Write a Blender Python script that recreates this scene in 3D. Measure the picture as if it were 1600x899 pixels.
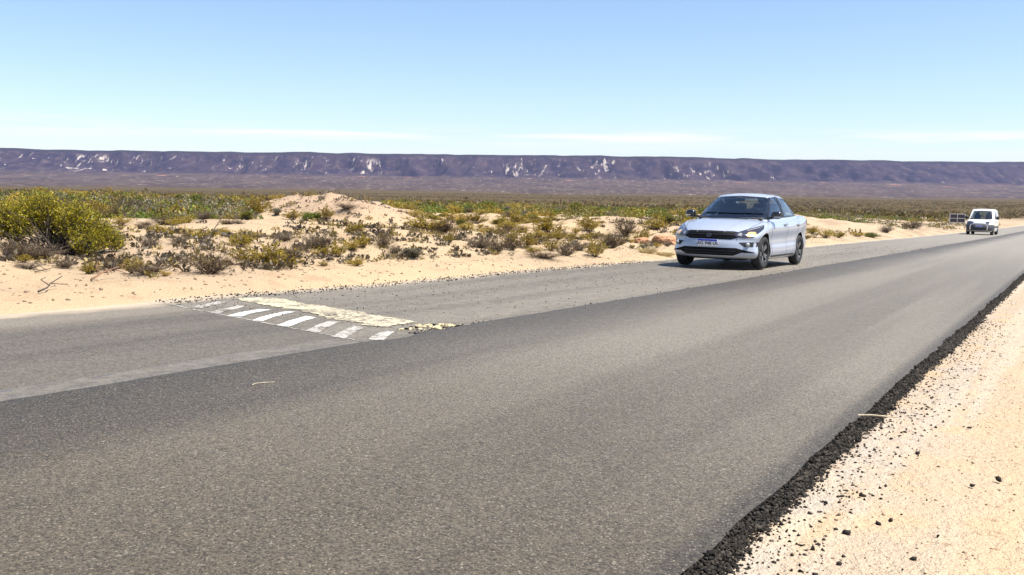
import bpy, bmesh, math, random
import numpy as np
from mathutils import Vector, Matrix
from mathutils.bvhtree import BVHTree

# ================================================================= clear
for o in list(bpy.data.objects): bpy.data.objects.remove(o)
sc = bpy.context.scene
COL = sc.collection
rad = math.radians

# ================================================================= camera
CAM_F, CAM_PITCH, CAM_ROLL, CAM_YAW, CAM_H = 1438.6, 0.106956, 0.0137, 0.551673, 1.0155
cd = bpy.data.cameras.new('camera'); cam = bpy.data.objects.new('camera', cd); COL.objects.link(cam)
cd.sensor_fit = 'HORIZONTAL'; cd.sensor_width = 36.0; cd.lens = CAM_F / 1600 * 36.0
cd.clip_start = 0.05; cd.clip_end = 40000
_fw = Vector((-math.sin(CAM_YAW) * math.cos(CAM_PITCH), math.cos(CAM_YAW) * math.cos(CAM_PITCH), -math.sin(CAM_PITCH)))
_r = Vector((math.cos(CAM_YAW), math.sin(CAM_YAW), 0)); _u = _r.cross(_fw)
_r2 = _r * math.cos(CAM_ROLL) + _u * math.sin(CAM_ROLL); _u2 = -_r * math.sin(CAM_ROLL) + _u * math.cos(CAM_ROLL)
cam.matrix_world = Matrix(((_r2.x, _u2.x, -_fw.x, 0), (_r2.y, _u2.y, -_fw.y, 0), (_r2.z, _u2.z, -_fw.z, CAM_H), (0, 0, 0, 1)))
sc.camera = cam

# ================================================================= sky, sun, exposure
SUN_AZ, SUN_EL = rad(78), rad(62)          # azimuth from +Y (the road's direction) towards +X
EXPOSURE = 1.0
w = bpy.data.worlds.new('World'); sc.world = w; w.use_nodes = True
nt = w.node_tree; nt.nodes.clear()
wo = nt.nodes.new('ShaderNodeOutputWorld'); bg = nt.nodes.new('ShaderNodeBackground')
sky = nt.nodes.new('ShaderNodeTexSky'); sky.sky_type = 'NISHITA'; sky.sun_disc = False
sky.sun_elevation = SUN_EL; sky.sun_rotation = SUN_AZ; sky.altitude = 300; sky.air_density = 1.0; sky.dust_density = 0.4; sky.ozone_density = 3.0
bg.inputs['Strength'].default_value = 0.090
# thin streaks of cirrus low above the horizon
tc = nt.nodes.new('ShaderNodeTexCoord'); sx = nt.nodes.new('ShaderNodeSeparateXYZ'); nt.links.new(tc.outputs['Generated'], sx.inputs[0])
mp = nt.nodes.new('ShaderNodeMapping'); mp.inputs['Scale'].default_value = (5, 5, 110); nt.links.new(tc.outputs['Generated'], mp.inputs[0])
nz = nt.nodes.new('ShaderNodeTexNoise'); nz.inputs['Scale'].default_value = 1.0; nz.inputs['Detail'].default_value = 5; nz.inputs['Roughness'].default_value = 0.55; nt.links.new(mp.outputs[0], nz.inputs['Vector'])
mr = nt.nodes.new('ShaderNodeMapRange'); mr.inputs['From Min'].default_value = 0.44; mr.inputs['From Max'].default_value = 0.66; nt.links.new(nz.outputs['Fac'], mr.inputs['Value'])
cr = nt.nodes.new('ShaderNodeValToRGB'); cr.color_ramp.interpolation = 'EASE'
el = cr.color_ramp.elements; el[0].position = 0.020; el[0].color = (0.15, 0.15, 0.15, 1); el[1].position = 0.066; el[1].color = (0, 0, 0, 1)
e = el.new(0.048); e.color = (0.3, 0.3, 0.3, 1); e = el.new(0.056); e.color = (1, 1, 1, 1)
nt.links.new(sx.outputs['Z'], cr.inputs['Fac'])
mm = nt.nodes.new('ShaderNodeMath'); mm.operation = 'MULTIPLY'; nt.links.new(mr.outputs[0], mm.inputs[0]); nt.links.new(cr.outputs['Color'], mm.inputs[1])
mx = nt.nodes.new('ShaderNodeMixRGB'); nt.links.new(mm.outputs[0], mx.inputs['Fac']); tn = nt.nodes.new('ShaderNodeMixRGB'); tn.blend_type = 'MULTIPLY'; tn.inputs[0].default_value = 1.0; tn.inputs[2].default_value = (1.02, 1.0, 1.02, 1); nt.links.new(sky.outputs[0], tn.inputs[1]); nt.links.new(tn.outputs[0], mx.inputs[1]); mx.inputs[2].default_value = (6.6, 6.3, 6.2, 1)
nt.links.new(mx.outputs[0], bg.inputs['Color']); nt.links.new(bg.outputs[0], wo.inputs['Surface'])

sd = bpy.data.lights.new('sun', 'SUN'); sun = bpy.data.objects.new('sun', sd); COL.objects.link(sun)
sd.energy = 4.8; sd.angle = rad(0.53); sd.color = (1.0, 0.94, 0.84)
_sv = Vector((math.sin(SUN_AZ) * math.cos(SUN_EL), math.cos(SUN_AZ) * math.cos(SUN_EL), math.sin(SUN_EL)))
sun.rotation_euler = _sv.to_track_quat('Z', 'Y').to_euler(); sun.location = (20, 5, 40)
sc.view_settings.view_transform = 'Standard'; sc.view_settings.look = 'None'
sc.view_settings.exposure = EXPOSURE; sc.view_settings.gamma = 1.0; sc.view_settings.use_curve_mapping = False
sc.render.engine = 'CYCLES'
sc.cycles.max_bounces = 6; sc.cycles.transparent_max_bounces = 8; sc.cycles.volume_bounces = 0

# ---------------------------------------------------------------- terrain maths
RIGHT_EDGE, SEAM, LEFT_EDGE = -0.90, -4.49, -7.96
def sstep(a, b, x):
    t = np.clip((x - a) / (b - a), 0, 1)
    return t * t * (3 - 2 * t)
def _hash(ix, iy, seed):
    n = (ix.astype(np.int64) * 374761393 + iy.astype(np.int64) * 668265263 + seed * 974711) & 0xFFFFFFFF
    n = ((n ^ (n >> 13)) * 1274126177) & 0xFFFFFFFF
    n = n ^ (n >> 16)
    return (n & 0xFFFFFF) / float(0xFFFFFF) * 2 - 1
def vnoise(x, y, seed=0):
    x = np.asarray(x, float); y = np.asarray(y, float)
    ix = np.floor(x); iy = np.floor(y); fx = x - ix; fy = y - iy
    fx = fx * fx * fx * (fx * (fx * 6 - 15) + 10); fy = fy * fy * fy * (fy * (fy * 6 - 15) + 10)
    a = _hash(ix, iy, seed); b = _hash(ix + 1, iy, seed); c = _hash(ix, iy + 1, seed); d = _hash(ix + 1, iy + 1, seed)
    return (a * (1 - fx) + b * fx) * (1 - fy) + (c * (1 - fx) + d * fx) * fy
def fbm(x, y, octaves=4, seed=0, gain=0.5):
    s = 0; amp = 1.0; f = 1.0
    for o in range(octaves):
        s = s + amp * vnoise(np.asarray(x) * f + 17.3 * o, np.asarray(y) * f - 9.1 * o, seed + o); amp *= gain; f *= 2.03
    return s
def road_z(y):
    y = np.clip(y, -60, 420)
    return -0.02483 * y + 1.8e-5 * y * y
# mounds: x, y, along-view radius, across radius, height (real spoil heaps of sand)
MOUNDS = [(-23.6, 25.3, 2.2, 2.4, 0.74), (-25.6, 23.4, 1.8, 1.9, 0.12), (-20.3, 22.7, 1.2, 1.25, 0.46), (-19.2, 22.3, 1.0, 1.1, 0.40),
          (-15.2, 34.0, 1.5, 2.6, 0.30), (-13.4, 30.6, 1.3, 2.6, 0.22), (-14.2, 51.0, 2.0, 5.0, 0.75), (-13.0, 60.5, 1.8, 3.5, 0.5),
          (-13.6, 27.0, 1.2, 1.9, 0.28), (-22.0, 34.0, 2.0, 3.2, 0.25), (-11.5, 12.2, 1.0, 2.2, 0.10), (-13.4, 15.3, 1.2, 2.4, 0.12)]
def ground_z(x, y):
    x = np.asarray(x, float); y = np.asarray(y, float)
    z = road_z(y)
    d = LEFT_EDGE - x
    dl = np.clip(d, 0, None)
    near = 1 - sstep(60, 260, dl)
    off = 0.46 * (1 - np.exp(-dl / 6.5)) + 0.009 * np.clip(dl, 0, 50)
    off = off - 0.26 * sstep(10.5, 16, dl) * (1 - sstep(16, 26, y))
    off = off * near + 0.3 * (1 - near)
    # uneven sand, rougher away from the road
    amp = sstep(0.2, 2.5, dl)
    off = off + amp * near * (0.10 * fbm(x * 0.28, y * 0.28, 3, 3) + 0.045 * fbm(x * 1.3, y * 1.3, 3, 8))
    off = off + 0.05 * np.exp(-((dl - 0.75) / 0.4) ** 2) * (d > 0) * (0.7 + 0.8 * vnoise(x * .2 + 5, y * 0.9, 11))
    for mx, my, r1, r2, h in MOUNDS:
        ux, uy = (x - mx) * 0.72 + (y - my) * 0.69 , (x - mx) * 0.69 - (y - my) * 0.72
        # ux runs across the line of sight, uy along it
        q = np.sqrt((ux / r2) ** 2 + (uy / r1) ** 2)
        prof = np.clip(1 - q / 2.0, 0, 1); prof = prof ** 1.25 * (1 + 0.3 * (1 - prof))
        off = off + h * prof * (1 + 0.13 * fbm(x * 1.1, y * 1.1, 3, 21)) + 0.05 * np.minimum(prof * 3, 1) * min(1, h * 2) * fbm(x * 3.1, y * 3.1, 2, 23)
    zl = z + off - 0.045 * np.exp(-dl / 0.25)
    # right shoulder
    dr = np.clip(x - RIGHT_EDGE, 0, None)
    zs = z - 0.045 - 0.012 * np.clip(dr, 0, 8) + 0.012 * fbm(x * 2.2, y * 0.7, 3, 31) * sstep(.1, .6, dr) - 0.02 * np.exp(-((dr - 1.75) / 0.22) ** 2) - 0.015 * np.exp(-((dr - 0.85 - .05 * np.sin(y * .4)) / 0.16) ** 2) + sstep(8, 120, dr) * 0.6
    under = z - 0.13
    out = np.where(d > 0, zl, np.where(x > RIGHT_EDGE, zs, under))
    R = np.hypot(x, y)
    w = sstep(160, 1100, R)
    far = -8.0 + 2.2 * fbm(x * 0.0022, y * 0.0022, 3, 51)
    return out * (1 - w) + far * w
# ---------------------------------------------------------------- end terrain maths
# ================================================================= helpers
rng = np.random.default_rng(7)
R_ = random.Random(11)
def link(o, parent=None):
    COL.objects.link(o)
    if parent is not None: o.parent = parent
    return o
def tag(o, label=None, cat=None, group=None, kind=None):
    if label: o['label'] = label
    if cat: o['category'] = cat
    if group: o['group'] = group
    if kind: o['kind'] = kind
    return o
def empty(name, loc=(0, 0, 0), rot=(0, 0, 0)):
    o = bpy.data.objects.new(name, None); o.empty_display_size = 0.2; o.location = loc; o.rotation_euler = rot
    return link(o)
def mesh_np(name, V, F, mats=(), mi=None, smooth=False, col=None):
    """F: int array (n,3) or (n,4), or list of such arrays"""
    Fs = F if isinstance(F, list) else [F]
    me = bpy.data.meshes.new(name); V = np.asarray(V, np.float32)
    me.vertices.add(len(V)); me.vertices.foreach_set('co', V.ravel())
    nl = sum(f.size for f in Fs); npoly = sum(len(f) for f in Fs)
    me.loops.add(nl); me.polygons.add(npoly)
    me.loops.foreach_set('vertex_index', np.concatenate([f.ravel() for f in Fs]).astype(np.int32))
    tot = np.concatenate([np.full(len(f), f.shape[1]) for f in Fs]).astype(np.int32)
    st = np.concatenate([[0], np.cumsum(tot)[:-1]]).astype(np.int32)
    me.polygons.foreach_set('loop_start', st)
    if mi is not None: me.polygons.foreach_set('material_index', np.asarray(mi, np.int32))
    for m in mats: me.materials.append(m)
    if smooth: me.polygons.foreach_set('use_smooth', np.ones(npoly, bool))
    if col is not None:
        a = me.color_attributes.new('tint', 'FLOAT_COLOR', 'POINT'); c4 = np.ones((len(V), 4), np.float32); c4[:, :3] = col; a.data.foreach_set('color', c4.ravel())
    me.update(calc_edges=True)
    return me
def obj(name, me, parent=None):
    return link(bpy.data.objects.new(name, me), parent)
def bm_obj(name, bm, mats, parent=None, smooth=False):
    me = bpy.data.meshes.new(name); bm.normal_update(); bm.to_mesh(me); bm.free()
    for m in (mats if isinstance(mats, (list, tuple)) else [mats]): me.materials.append(m)
    if smooth: me.polygons.foreach_set('use_smooth', np.ones(len(me.polygons), bool))
    return obj(name, me, parent)

# ---------------------------------------------------------------- materials
class NT:
    def __init__(s, name):
        s.m = bpy.data.materials.new(name); s.m.use_nodes = True; s.t = s.m.node_tree; s.t.nodes.clear()
        s.out = s.n('ShaderNodeOutputMaterial')
    def n(s, typ, **kw):
        x = s.t.nodes.new(typ)
        for k, v in kw.items(): setattr(x, k, v)
        return x
    def l(s, a, b): s.t.links.new(a, b)
    def set(s, sock, v):
        if hasattr(v, 'is_linked') or isinstance(v, bpy.types.NodeSocket): s.l(v, sock)
        else: sock.default_value = v
    def coord(s, kind='Object'): return s.n('ShaderNodeTexCoord').outputs[kind]
    def pos(s): return s.n('ShaderNodeNewGeometry').outputs['Position']
    def mapping(s, vec, scale=(1, 1, 1), loc=(0, 0, 0)):
        x = s.n('ShaderNodeMapping'); s.l(vec, x.inputs[0]); x.inputs['Scale'].default_value = scale; x.inputs['Location'].default_value = loc; return x.outputs[0]
    def noise(s, vec, scale, detail=3, rough=0.5, dist=0.0):
        x = s.n('ShaderNodeTexNoise'); s.l(vec, x.inputs['Vector']); x.inputs['Scale'].default_value = scale; x.inputs['Detail'].default_value = detail
        x.inputs['Roughness'].default_value = rough; x.inputs['Distortion'].default_value = dist; return x.outputs['Fac']
    def voro(s, vec, scale, out='Color', feature='F1'):
        x = s.n('ShaderNodeTexVoronoi', feature=feature); s.l(vec, x.inputs['Vector']); x.inputs['Scale'].default_value = scale; return x.outputs[out]
    def ramp(s, fac, stops, interp='LINEAR'):
        x = s.n('ShaderNodeValToRGB'); x.color_ramp.interpolation = interp; e = x.color_ramp.elements
        def c4(c): return (c, c, c, 1) if isinstance(c, (int, float)) else (*c, 1)
        e[0].position, e[0].color = stops[0][0], c4(stops[0][1]); e[1].position, e[1].color = stops[-1][0], c4(stops[-1][1])
        for p, c in stops[1:-1]:
            k = e.new(p); k.color = c4(c)
        s.l(fac, x.inputs[0]); return x.outputs[0]
    def rangev(s, v, a, b, c=0.0, d=1.0, smooth=True):
        x = s.n('ShaderNodeMapRange', interpolation_type='SMOOTHSTEP' if smooth else 'LINEAR'); s.l(v, x.inputs[0])
        for i, k in enumerate((a, b, c, d)): x.inputs[i + 1].default_value = k
        return x.outputs[0]
    def math(s, op, a, b=0.0, c=0.0):
        x = s.n('ShaderNodeMath', operation=op); s.set(x.inputs[0], a); s.set(x.inputs[1], b); s.set(x.inputs[2], c); return x.outputs[0]
    def mix(s, fac, a, b, mode='MIX'):
        x = s.n('ShaderNodeMixRGB', blend_type=mode)
        s.set(x.inputs[0], fac)
        for k, v in ((1, a), (2, b)):
            if isinstance(v, tuple) and len(v) == 3: v = (*v, 1)
            s.set(x.inputs[k], v)
        return x.outputs[0]
    def sep(s, vec):
        x = s.n('ShaderNodeSeparateXYZ'); s.l(vec, x.inputs[0]); return x.outputs
    def bump(s, h, strength=0.5, dist=0.01, normal=None):
        x = s.n('ShaderNodeBump'); s.l(h, x.inputs['Height']); x.inputs['Strength'].default_value = strength; x.inputs['Distance'].default_value = dist
        if normal is not None: s.l(normal, x.inputs['Normal'])
        return x.outputs[0]
    def bsdf(s, color, rough=0.8, metal=0.0, spec=0.5, normal=None, coat=0.0, alpha=None, trans=0.0):
        b = s.n('ShaderNodeBsdfPrincipled')
        s.set(b.inputs['Base Color'], (*color, 1) if isinstance(color, tuple) and len(color) == 3 else color)
        s.set(b.inputs['Roughness'], rough); s.set(b.inputs['Metallic'], metal); s.set(b.inputs['Specular IOR Level'], spec)
        b.inputs['Coat Weight'].default_value = coat; b.inputs['Coat Roughness'].default_value = 0.04
        b.inputs['Transmission Weight'].default_value = trans
        if normal is not None: s.l(normal, b.inputs['Normal'])
        return b
    def done(s, b): s.l(b.outputs[0], s.out.inputs['Surface']); return s.m
def simple(name, color, rough=0.6, metal=0.0, spec=0.5, coat=0.0, vary=0.0):
    t = NT(name)
    if vary:
        v = t.noise(t.coord(), 9, 4, 0.6); c = t.mix(t.rangev(v, .35, .65), tuple(k * (1 - vary) for k in color), tuple(min(1, k * (1 + vary)) for k in color))
    else: c = color
    return t.done(t.bsdf(c, rough, metal, spec, None, coat))
def foliage(name, c1, c2, c3, trans=0.3, attr=False):
    """leaf colour differs leaf by leaf (position noise) and plant by plant"""
    t = NT(name)
    n = t.noise(t.coord(), 23, 2, 0.6)
    c = t.mix(t.rangev(n, .35, .65), c1, c2)
    if attr:
        a = t.n('ShaderNodeAttribute', attribute_name='tint'); c = t.mix(1.0, c, a.outputs['Color'], 'MULTIPLY')
    else:
        oi = t.n('ShaderNodeObjectInfo'); c = t.mix(t.rangev(oi.outputs['Random'], 0, 1, 0, .8, False), c, c3)
    d = t.bsdf(c, 0.55, 0, 0.35); tr = t.n('ShaderNodeBsdfTranslucent'); t.l(c, tr.inputs[0])
    m = t.n('ShaderNodeMixShader'); m.inputs[0].default_value = trans; t.l(d.outputs[0], m.inputs[1]); t.l(tr.outputs[0], m.inputs[2])
    t.l(m.outputs[0], t.out.inputs['Surface']); return t.m

# ---- ground
def mat_ground():
    t = NT('sand_ground'); p = t.pos(); X, Y, Z = t.sep(p)
    big = t.noise(p, 0.22, 4, 0.55); med = t.noise(p, 2.3, 4, 0.6); fine = t.noise(p, 28, 3, 0.65); grit = t.noise(p, 130, 2, 0.6)
    sand = t.mix(t.rangev(big, .35, .68), (0.470, 0.350, 0.215), (0.400, 0.300, 0.200))
    sand = t.mix(t.rangev(med, .50, .70, 0, .75), sand, (0.37, 0.25, 0.155))
    sand = t.mix(t.rangev(fine, .56, .72, 0, .45), sand, (0.27, 0.19, 0.125))
    sand = t.mix(t.rangev(grit, .60, .72, 0, .55), sand, (0.17, 0.13, 0.10))
    # right shoulder: grey dusty fines beside the asphalt, pale compacted tracks, orange stains
    sh = t.rangev(X, -0.95, -0.85)
    st = t.noise(t.mapping(p, (4.5, .10, 1)), 1.0, 5, 0.6)
    shc = t.mix(t.rangev(st, .42, .58), (0.50, 0.40, 0.285), (0.48, 0.35, 0.22))
    gr = t.math('MULTIPLY', t.rangev(X, -0.75, 0.05, 1, 0), t.rangev(t.noise(p, 4.0, 4, .6), .30, .62))
    shc = t.mix(t.math('MULTIPLY', gr, .5), shc, (0.36, 0.33, 0.30))
    cl = t.noise(p, 16, 4, .7); cl2 = t.noise(p, 2.0, 2, .5)
    shc = t.mix(t.math('MULTIPLY', t.rangev(cl, .58, .66, 0, .75), t.rangev(cl2, .42, .58)), shc, (0.26, 0.17, 0.10))
    shc = t.mix(t.rangev(grit, .62, .72, 0, .6), shc, (0.22, 0.19, 0.16))
    col = t.mix(sh, sand, shc)
    # the spoil heaps are dug-up earth, pinker and cloddier than the blown sand
    md = None
    for mx_, my_, rr_ in ((-23.6, 25.3, 4.2), (-25.6, 23.4, 2.0), (-20.1, 22.7, 2.4), (-14.2, 51.0, 5.0)):
        v_ = t.n('ShaderNodeVectorMath', operation='DISTANCE'); t.l(t.mapping(p, (1, 1, 0)), v_.inputs[0]); v_.inputs[1].default_value = (mx_, my_, 0)
        k_ = t.rangev(t.math('ADD', v_.outputs['Value'], t.math('MULTIPLY', t.math('SUBTRACT', med, .5), 2.4)), rr_ * .55, rr_, 1, 0); md = k_ if md is None else t.math('MAXIMUM', md, k_)
    earth = t.mix(t.rangev(fine, .42, .66), (0.44, 0.32, 0.215), (0.32, 0.225, 0.15)); earth = t.mix(t.rangev(grit, .56, .68, 0, .7), earth, (0.14, 0.10, 0.075))
    col = t.mix(md, col, earth)
    # scrub plain: bare brown soil and litter away from the roadworks
    rr = t.n('ShaderNodeVectorMath', operation='LENGTH'); t.l(p, rr.inputs[0]); rr = rr.outputs['Value']
    soil = t.mix(t.rangev(t.noise(p, .5, 4, .6), .4, .62), (0.30, 0.22, 0.145), (0.42, 0.33, 0.22))
    wn = t.math('ADD', rr, t.math('MULTIPLY', t.noise(p, .06, 3, .6), 26))
    col = t.mix(t.rangev(wn, 44, 75), col, soil)
    # farther than single shrubs can be told apart: mixed shrub tops and clearings
    pv = t.mapping(p, (1, 1, 0.3))
    f1 = t.noise(pv, 0.045, 5, .7); f2 = t.noise(pv, 0.3, 3, .7)
    far = t.mix(t.rangev(f2, .36, .64), (0.052, 0.036, 0.008), (0.100, 0.066, 0.022))
    far = t.mix(t.rangev(f1, .62, .72, 0, .8), far, (0.30, 0.21, 0.13))
    col = t.mix(t.rangev(wn, 210, 420), col, far)
    h = t.math('ADD', t.math('MULTIPLY', med, .55), t.math('ADD', t.math('MULTIPLY', fine, .30), t.math('MULTIPLY', grit, .10)))
    return t.done(t.bsdf(col, 0.95, 0, 0.15, t.bump(h, 0.9, 0.12)))

def mat_new_asphalt():
    t = NT('new_asphalt'); p = t.pos(); X, Y, Z = t.sep(p)
    agg = t.voro(p, 140, 'Color'); ag = t.sep(agg)[0]; ed = t.voro(p, 140, 'Distance')
    fine = t.noise(p, 260, 2, .6); med = t.noise(p, 14, 4, .65)
    lon = t.noise(t.mapping(p, (1.35, .035, 1), (3.1, 0, 0)), 1.0, 4, .5)
    lo2 = t.noise(t.mapping(p, (.5, .3, 1)), 1.0, 3, .55)
    base = t.mix(t.rangev(lon, .40, .60), (0.036, 0.027, 0.016), (0.070, 0.054, 0.034))
    base = t.mix(t.rangev(lo2, .35, .7, 0, .35), base, (0.105, 0.081, 0.050))
    # driven centre is paler, both margins stay dark
    ctr = t.math('MULTIPLY', t.rangev(t.math('ADD', X, t.math('MULTIPLY', t.math('SUBTRACT', lo2, .5), .6)), -3.75, -3.0), t.rangev(X, -1.25, -1.75))
    base = t.mix(t.math('MULTIPLY', ctr, .30), base, (0.130, 0.103, 0.066))
    # colour paled further along, painting in the sheen of a grazing view
    dust_sheen = t.rangev(t.math('ADD', Y, t.math('MULTIPLY', t.math('SUBTRACT', lo2, .5), 3.0)), 1.4, 7.0, 0, .90)
    base = t.mix(dust_sheen, base, t.mix(t.rangev(lon, .40, .60), (0.170, 0.147, 0.112), (0.245, 0.215, 0.168)))
    base = t.mix(t.rangev(Y, 8, 42, 0, .8), base, (0.34, 0.305, 0.25))  # far stretch paled once more, same grazing sheen painted into the colour
    # tack-coat dark band where the paver ran along the joint
    dk = t.rangev(t.math('ADD', X, t.math('MULTIPLY', t.math('SUBTRACT', lo2, .5), .5)), -4.3, -3.0, .85, 0)
    base = t.mix(dk, base, (0.030, 0.024, 0.017))
    base = t.mix(t.rangev(X, -1.03, -.93, 0, .7), base, (0.020, 0.017, 0.013))
    c = t.mix(t.rangev(ag, .05, .9, 0, 1, False), t.mix(.55, base, (0.012, 0.010, 0.008)), t.mix(.16, base, (0.34, 0.29, 0.22)))
    c = t.mix(t.rangev(t.sep(t.voro(p, 165, 'Color'))[1], .945, .975, 0, .42), c, (0.40, 0.35, 0.28))
    pit = t.noise(p, 85, 3, .7); c = t.mix(t.rangev(pit, .42, .34, 0, .85), c, (0.010, 0.008, 0.006))
    c = t.mix(t.rangev(fine, .66, .76, 0, .5), c, (0.40, 0.35, 0.28))
    # small wiped dust scuffs
    sc_ = t.noise(t.mapping(p, (16, 2.6, 1)), 1.0, 5, .72)
    c = t.mix(t.rangev(sc_, .71, .78, 0, .5), c, (0.40, 0.36, 0.31))
    h = t.math('ADD', t.math('MULTIPLY', ed, -.8), t.math('ADD', t.math('MULTIPLY', med, .5), fine))
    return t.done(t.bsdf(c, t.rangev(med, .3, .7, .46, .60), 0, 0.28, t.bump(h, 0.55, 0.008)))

def mat_old_asphalt():
    t = NT('old_asphalt'); p = t.pos(); X, Y, Z = t.sep(p)
    fine = t.noise(p, 150, 3, .7); med = t.noise(p, 7, 5, .65); agg = t.sep(t.voro(p, 75, 'Color'))[0]; ed = t.voro(p, 75, 'Distance')
    lon = t.noise(t.mapping(p, (1.1, .06, 1), (7, 2, 0)), 1.0, 4, .55)
    # worn smooth surface before the hump, coarse milled surface beyond it
    beyond = t.rangev(t.math('ADD', Y, t.math('MULTIPLY', t.math('ADD', X, 6.2), .145)), 5.62, 5.68)
    smooth = t.mix(t.rangev(lon, .38, .64), (0.072, 0.058, 0.042), (0.165, 0.138, 0.102))
    smooth = t.mix(t.rangev(X, -6.4, -5.2, 0, .45), smooth, (0.055, 0.044, 0.031)); smooth = t.mix(t.rangev(X, -6.6, -7.7, 0, .55), smooth, (0.27, 0.228, 0.172))
    rough = t.mix(t.rangev(lon, .36, .66), (0.125, 0.107, 0.080), (0.225, 0.196, 0.152))
    rough = t.mix(t.rangev(med, .46, .72, 0, .6), rough, (0.31, 0.262, 0.198))
    rough = t.mix(t.rangev(Y, 14, 60, 0, .7), rough, (0.32, 0.29, 0.245))  # distant part painted paler in place of grazing-angle sheen
    c = t.mix(beyond, smooth, rough)
    spk = t.noise(p, 32, 4, .75); c = t.mix(t.math('MULTIPLY', beyond, t.rangev(spk, .57, .66, 0, .6)), c, (0.42, 0.36, 0.28)); c = t.mix(t.math('MULTIPLY', beyond, t.rangev(spk, .43, .35, 0, .65)), c, (0.05, 0.042, 0.032))
    c = t.mix(t.rangev(agg, .2, .95, 0, .5, False), t.mix(.35, c, (0.025, 0.025, 0.025)), t.mix(.35, c, (0.34, 0.32, 0.29)))
    c = t.mix(t.rangev(fine, .40, .30, 0, .6), c, (0.03, 0.03, 0.03))
    # dusty strip left along the joint, with traces of blue marking spray
    edge = t.math('ADD', X, t.math('MULTIPLY', t.math('SUBTRACT', t.noise(p, 1.6, 3, .6), .5), .10))
    strip = t.math('MULTIPLY', t.rangev(edge, -4.93, -4.86), t.math('SUBTRACT', 1, beyond))
    c = t.mix(t.math('MULTIPLY', strip, t.rangev(t.noise(p, 9, 4, .7), .35, .65, .15, .5)), c, (0.20, 0.182, 0.155))
    bl = t.math('MULTIPLY', t.math('ABSOLUTE', t.math('ADD', X, 4.86)), 1.0)
    bl2 = t.math('ABSOLUTE', t.math('ADD', X, 4.715))
    dash = t.noise(t.mapping(p, (14, 5.0, 1)), 1.0, 4, .8)
    bm_ = t.math('MULTIPLY', t.math('MAXIMUM', t.rangev(bl, .004, .016, 1, 0), t.rangev(bl2, .004, .014, .8, 0)), t.math('MULTIPLY', t.rangev(dash, .50, .58), t.rangev(Y, 5.0, 5.15, 1, 0)))
    c = t.mix(t.math('MULTIPLY', bm_, .8), c, (0.045, 0.048, 0.095))
    # sand blown over the outer edge
    sn = t.math('ADD', X, t.math('MULTIPLY', t.math('SUBTRACT', t.noise(t.mapping(p, (1, .35, 1)), 1.3, 5, .7), .5), .9))
    c = t.mix(t.rangev(sn, -7.55, -7.95, 0, .8), c, (0.47, 0.38, 0.27))
    h = t.math('ADD', t.math('MULTIPLY', t.math('ADD', ed, fine), t.math('ADD', .35, t.math('MULTIPLY', beyond, .9))), med)
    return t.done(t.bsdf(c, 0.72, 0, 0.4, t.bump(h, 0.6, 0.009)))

def mat_paint(name, col, under, wear):
    t = NT(name); p = t.pos(); n = t.noise(p, 26, 5, .75); n2 = t.noise(p, 4, 3, .6)
    k = t.math('ADD', n, t.math('MULTIPLY', t.math('SUBTRACT', n2, .5), .5))
    c = t.mix(t.rangev(k, wear, wear + .10), col, under)
    return t.done(t.bsdf(c, 0.8, 0, 0.3, t.bump(n, .5, .006)))

def mat_mesa():
    t = NT('mesa_rock'); o = t.coord(); X, Y, Z = t.sep(o)
    at = t.n('ShaderNodeAttribute', attribute_name='tint'); hh, gul, chk = t.sep(at.outputs['Vector'])   # relative height, gully depth, outcrop strength
    n1 = t.noise(t.mapping(o, (.012, .004, .02)), 1.0, 5, .6); n2 = t.noise(t.mapping(o, (.04, .012, .06)), 1.0, 4, .65)
    slope = t.mix(t.rangev(n1, .35, .65), (0.018, 0.012, 0.022), (0.048, 0.031, 0.036))
    slope = t.mix(t.rangev(n2, .50, .75, 0, .5), slope, (0.15, 0.11, 0.085))
    plain = t.mix(t.rangev(t.noise(t.mapping(o, (.006, .0025, 0)), 1, 4, .6), .35, .65), (0.046, 0.030, 0.022), (0.080, 0.053, 0.037))
    spk = t.noise(t.mapping(o, (.05, .012, 0)), 1, 3, .8)
    plain = t.mix(t.rangev(spk, .56, .64, 0, .85), plain, (0.25, 0.20, 0.155))
    c = t.mix(t.rangev(hh, .30, .42), plain, slope)
    # chalky outcrops in the gullies
    w1 = t.noise(t.mapping(o, (.045, .009, .012)), 1, 5, .74); w2 = t.noise(t.mapping(o, (.0035, .002, 0)), 1, 2, .5)
    chm = t.math('MULTIPLY', t.rangev(t.math('ADD', w1, t.math('ADD', t.math('MULTIPLY', t.math('SUBTRACT', w2, .5), .45), t.rangev(X, -2600, 2200, .055, -.05, False))), .615, .67), t.math('MULTIPLY', t.rangev(hh, .34, .44), t.rangev(hh, .93, .85)))
    c = t.mix(t.math('MULTIPLY', chm, .75), c, (0.50, 0.43, 0.36))
    # red clay at the foot
    rd = t.math('MULTIPLY', t.rangev(t.noise(t.mapping(o, (.010, .006, 0), (40, 9, 0)), 1, 4, .7), .60, .68), t.math('MULTIPLY', t.rangev(hh, .20, .27), t.rangev(hh, .40, .33)))
    c = t.mix(t.math('MULTIPLY', rd, .8), c, (0.42, 0.20, 0.12))
    cap = t.rangev(hh, .945, .965)
    c = t.mix(cap, c, (0.030, 0.024, 0.026))
    return t.done(t.bsdf(c, 0.95, 0, 0.1))

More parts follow.
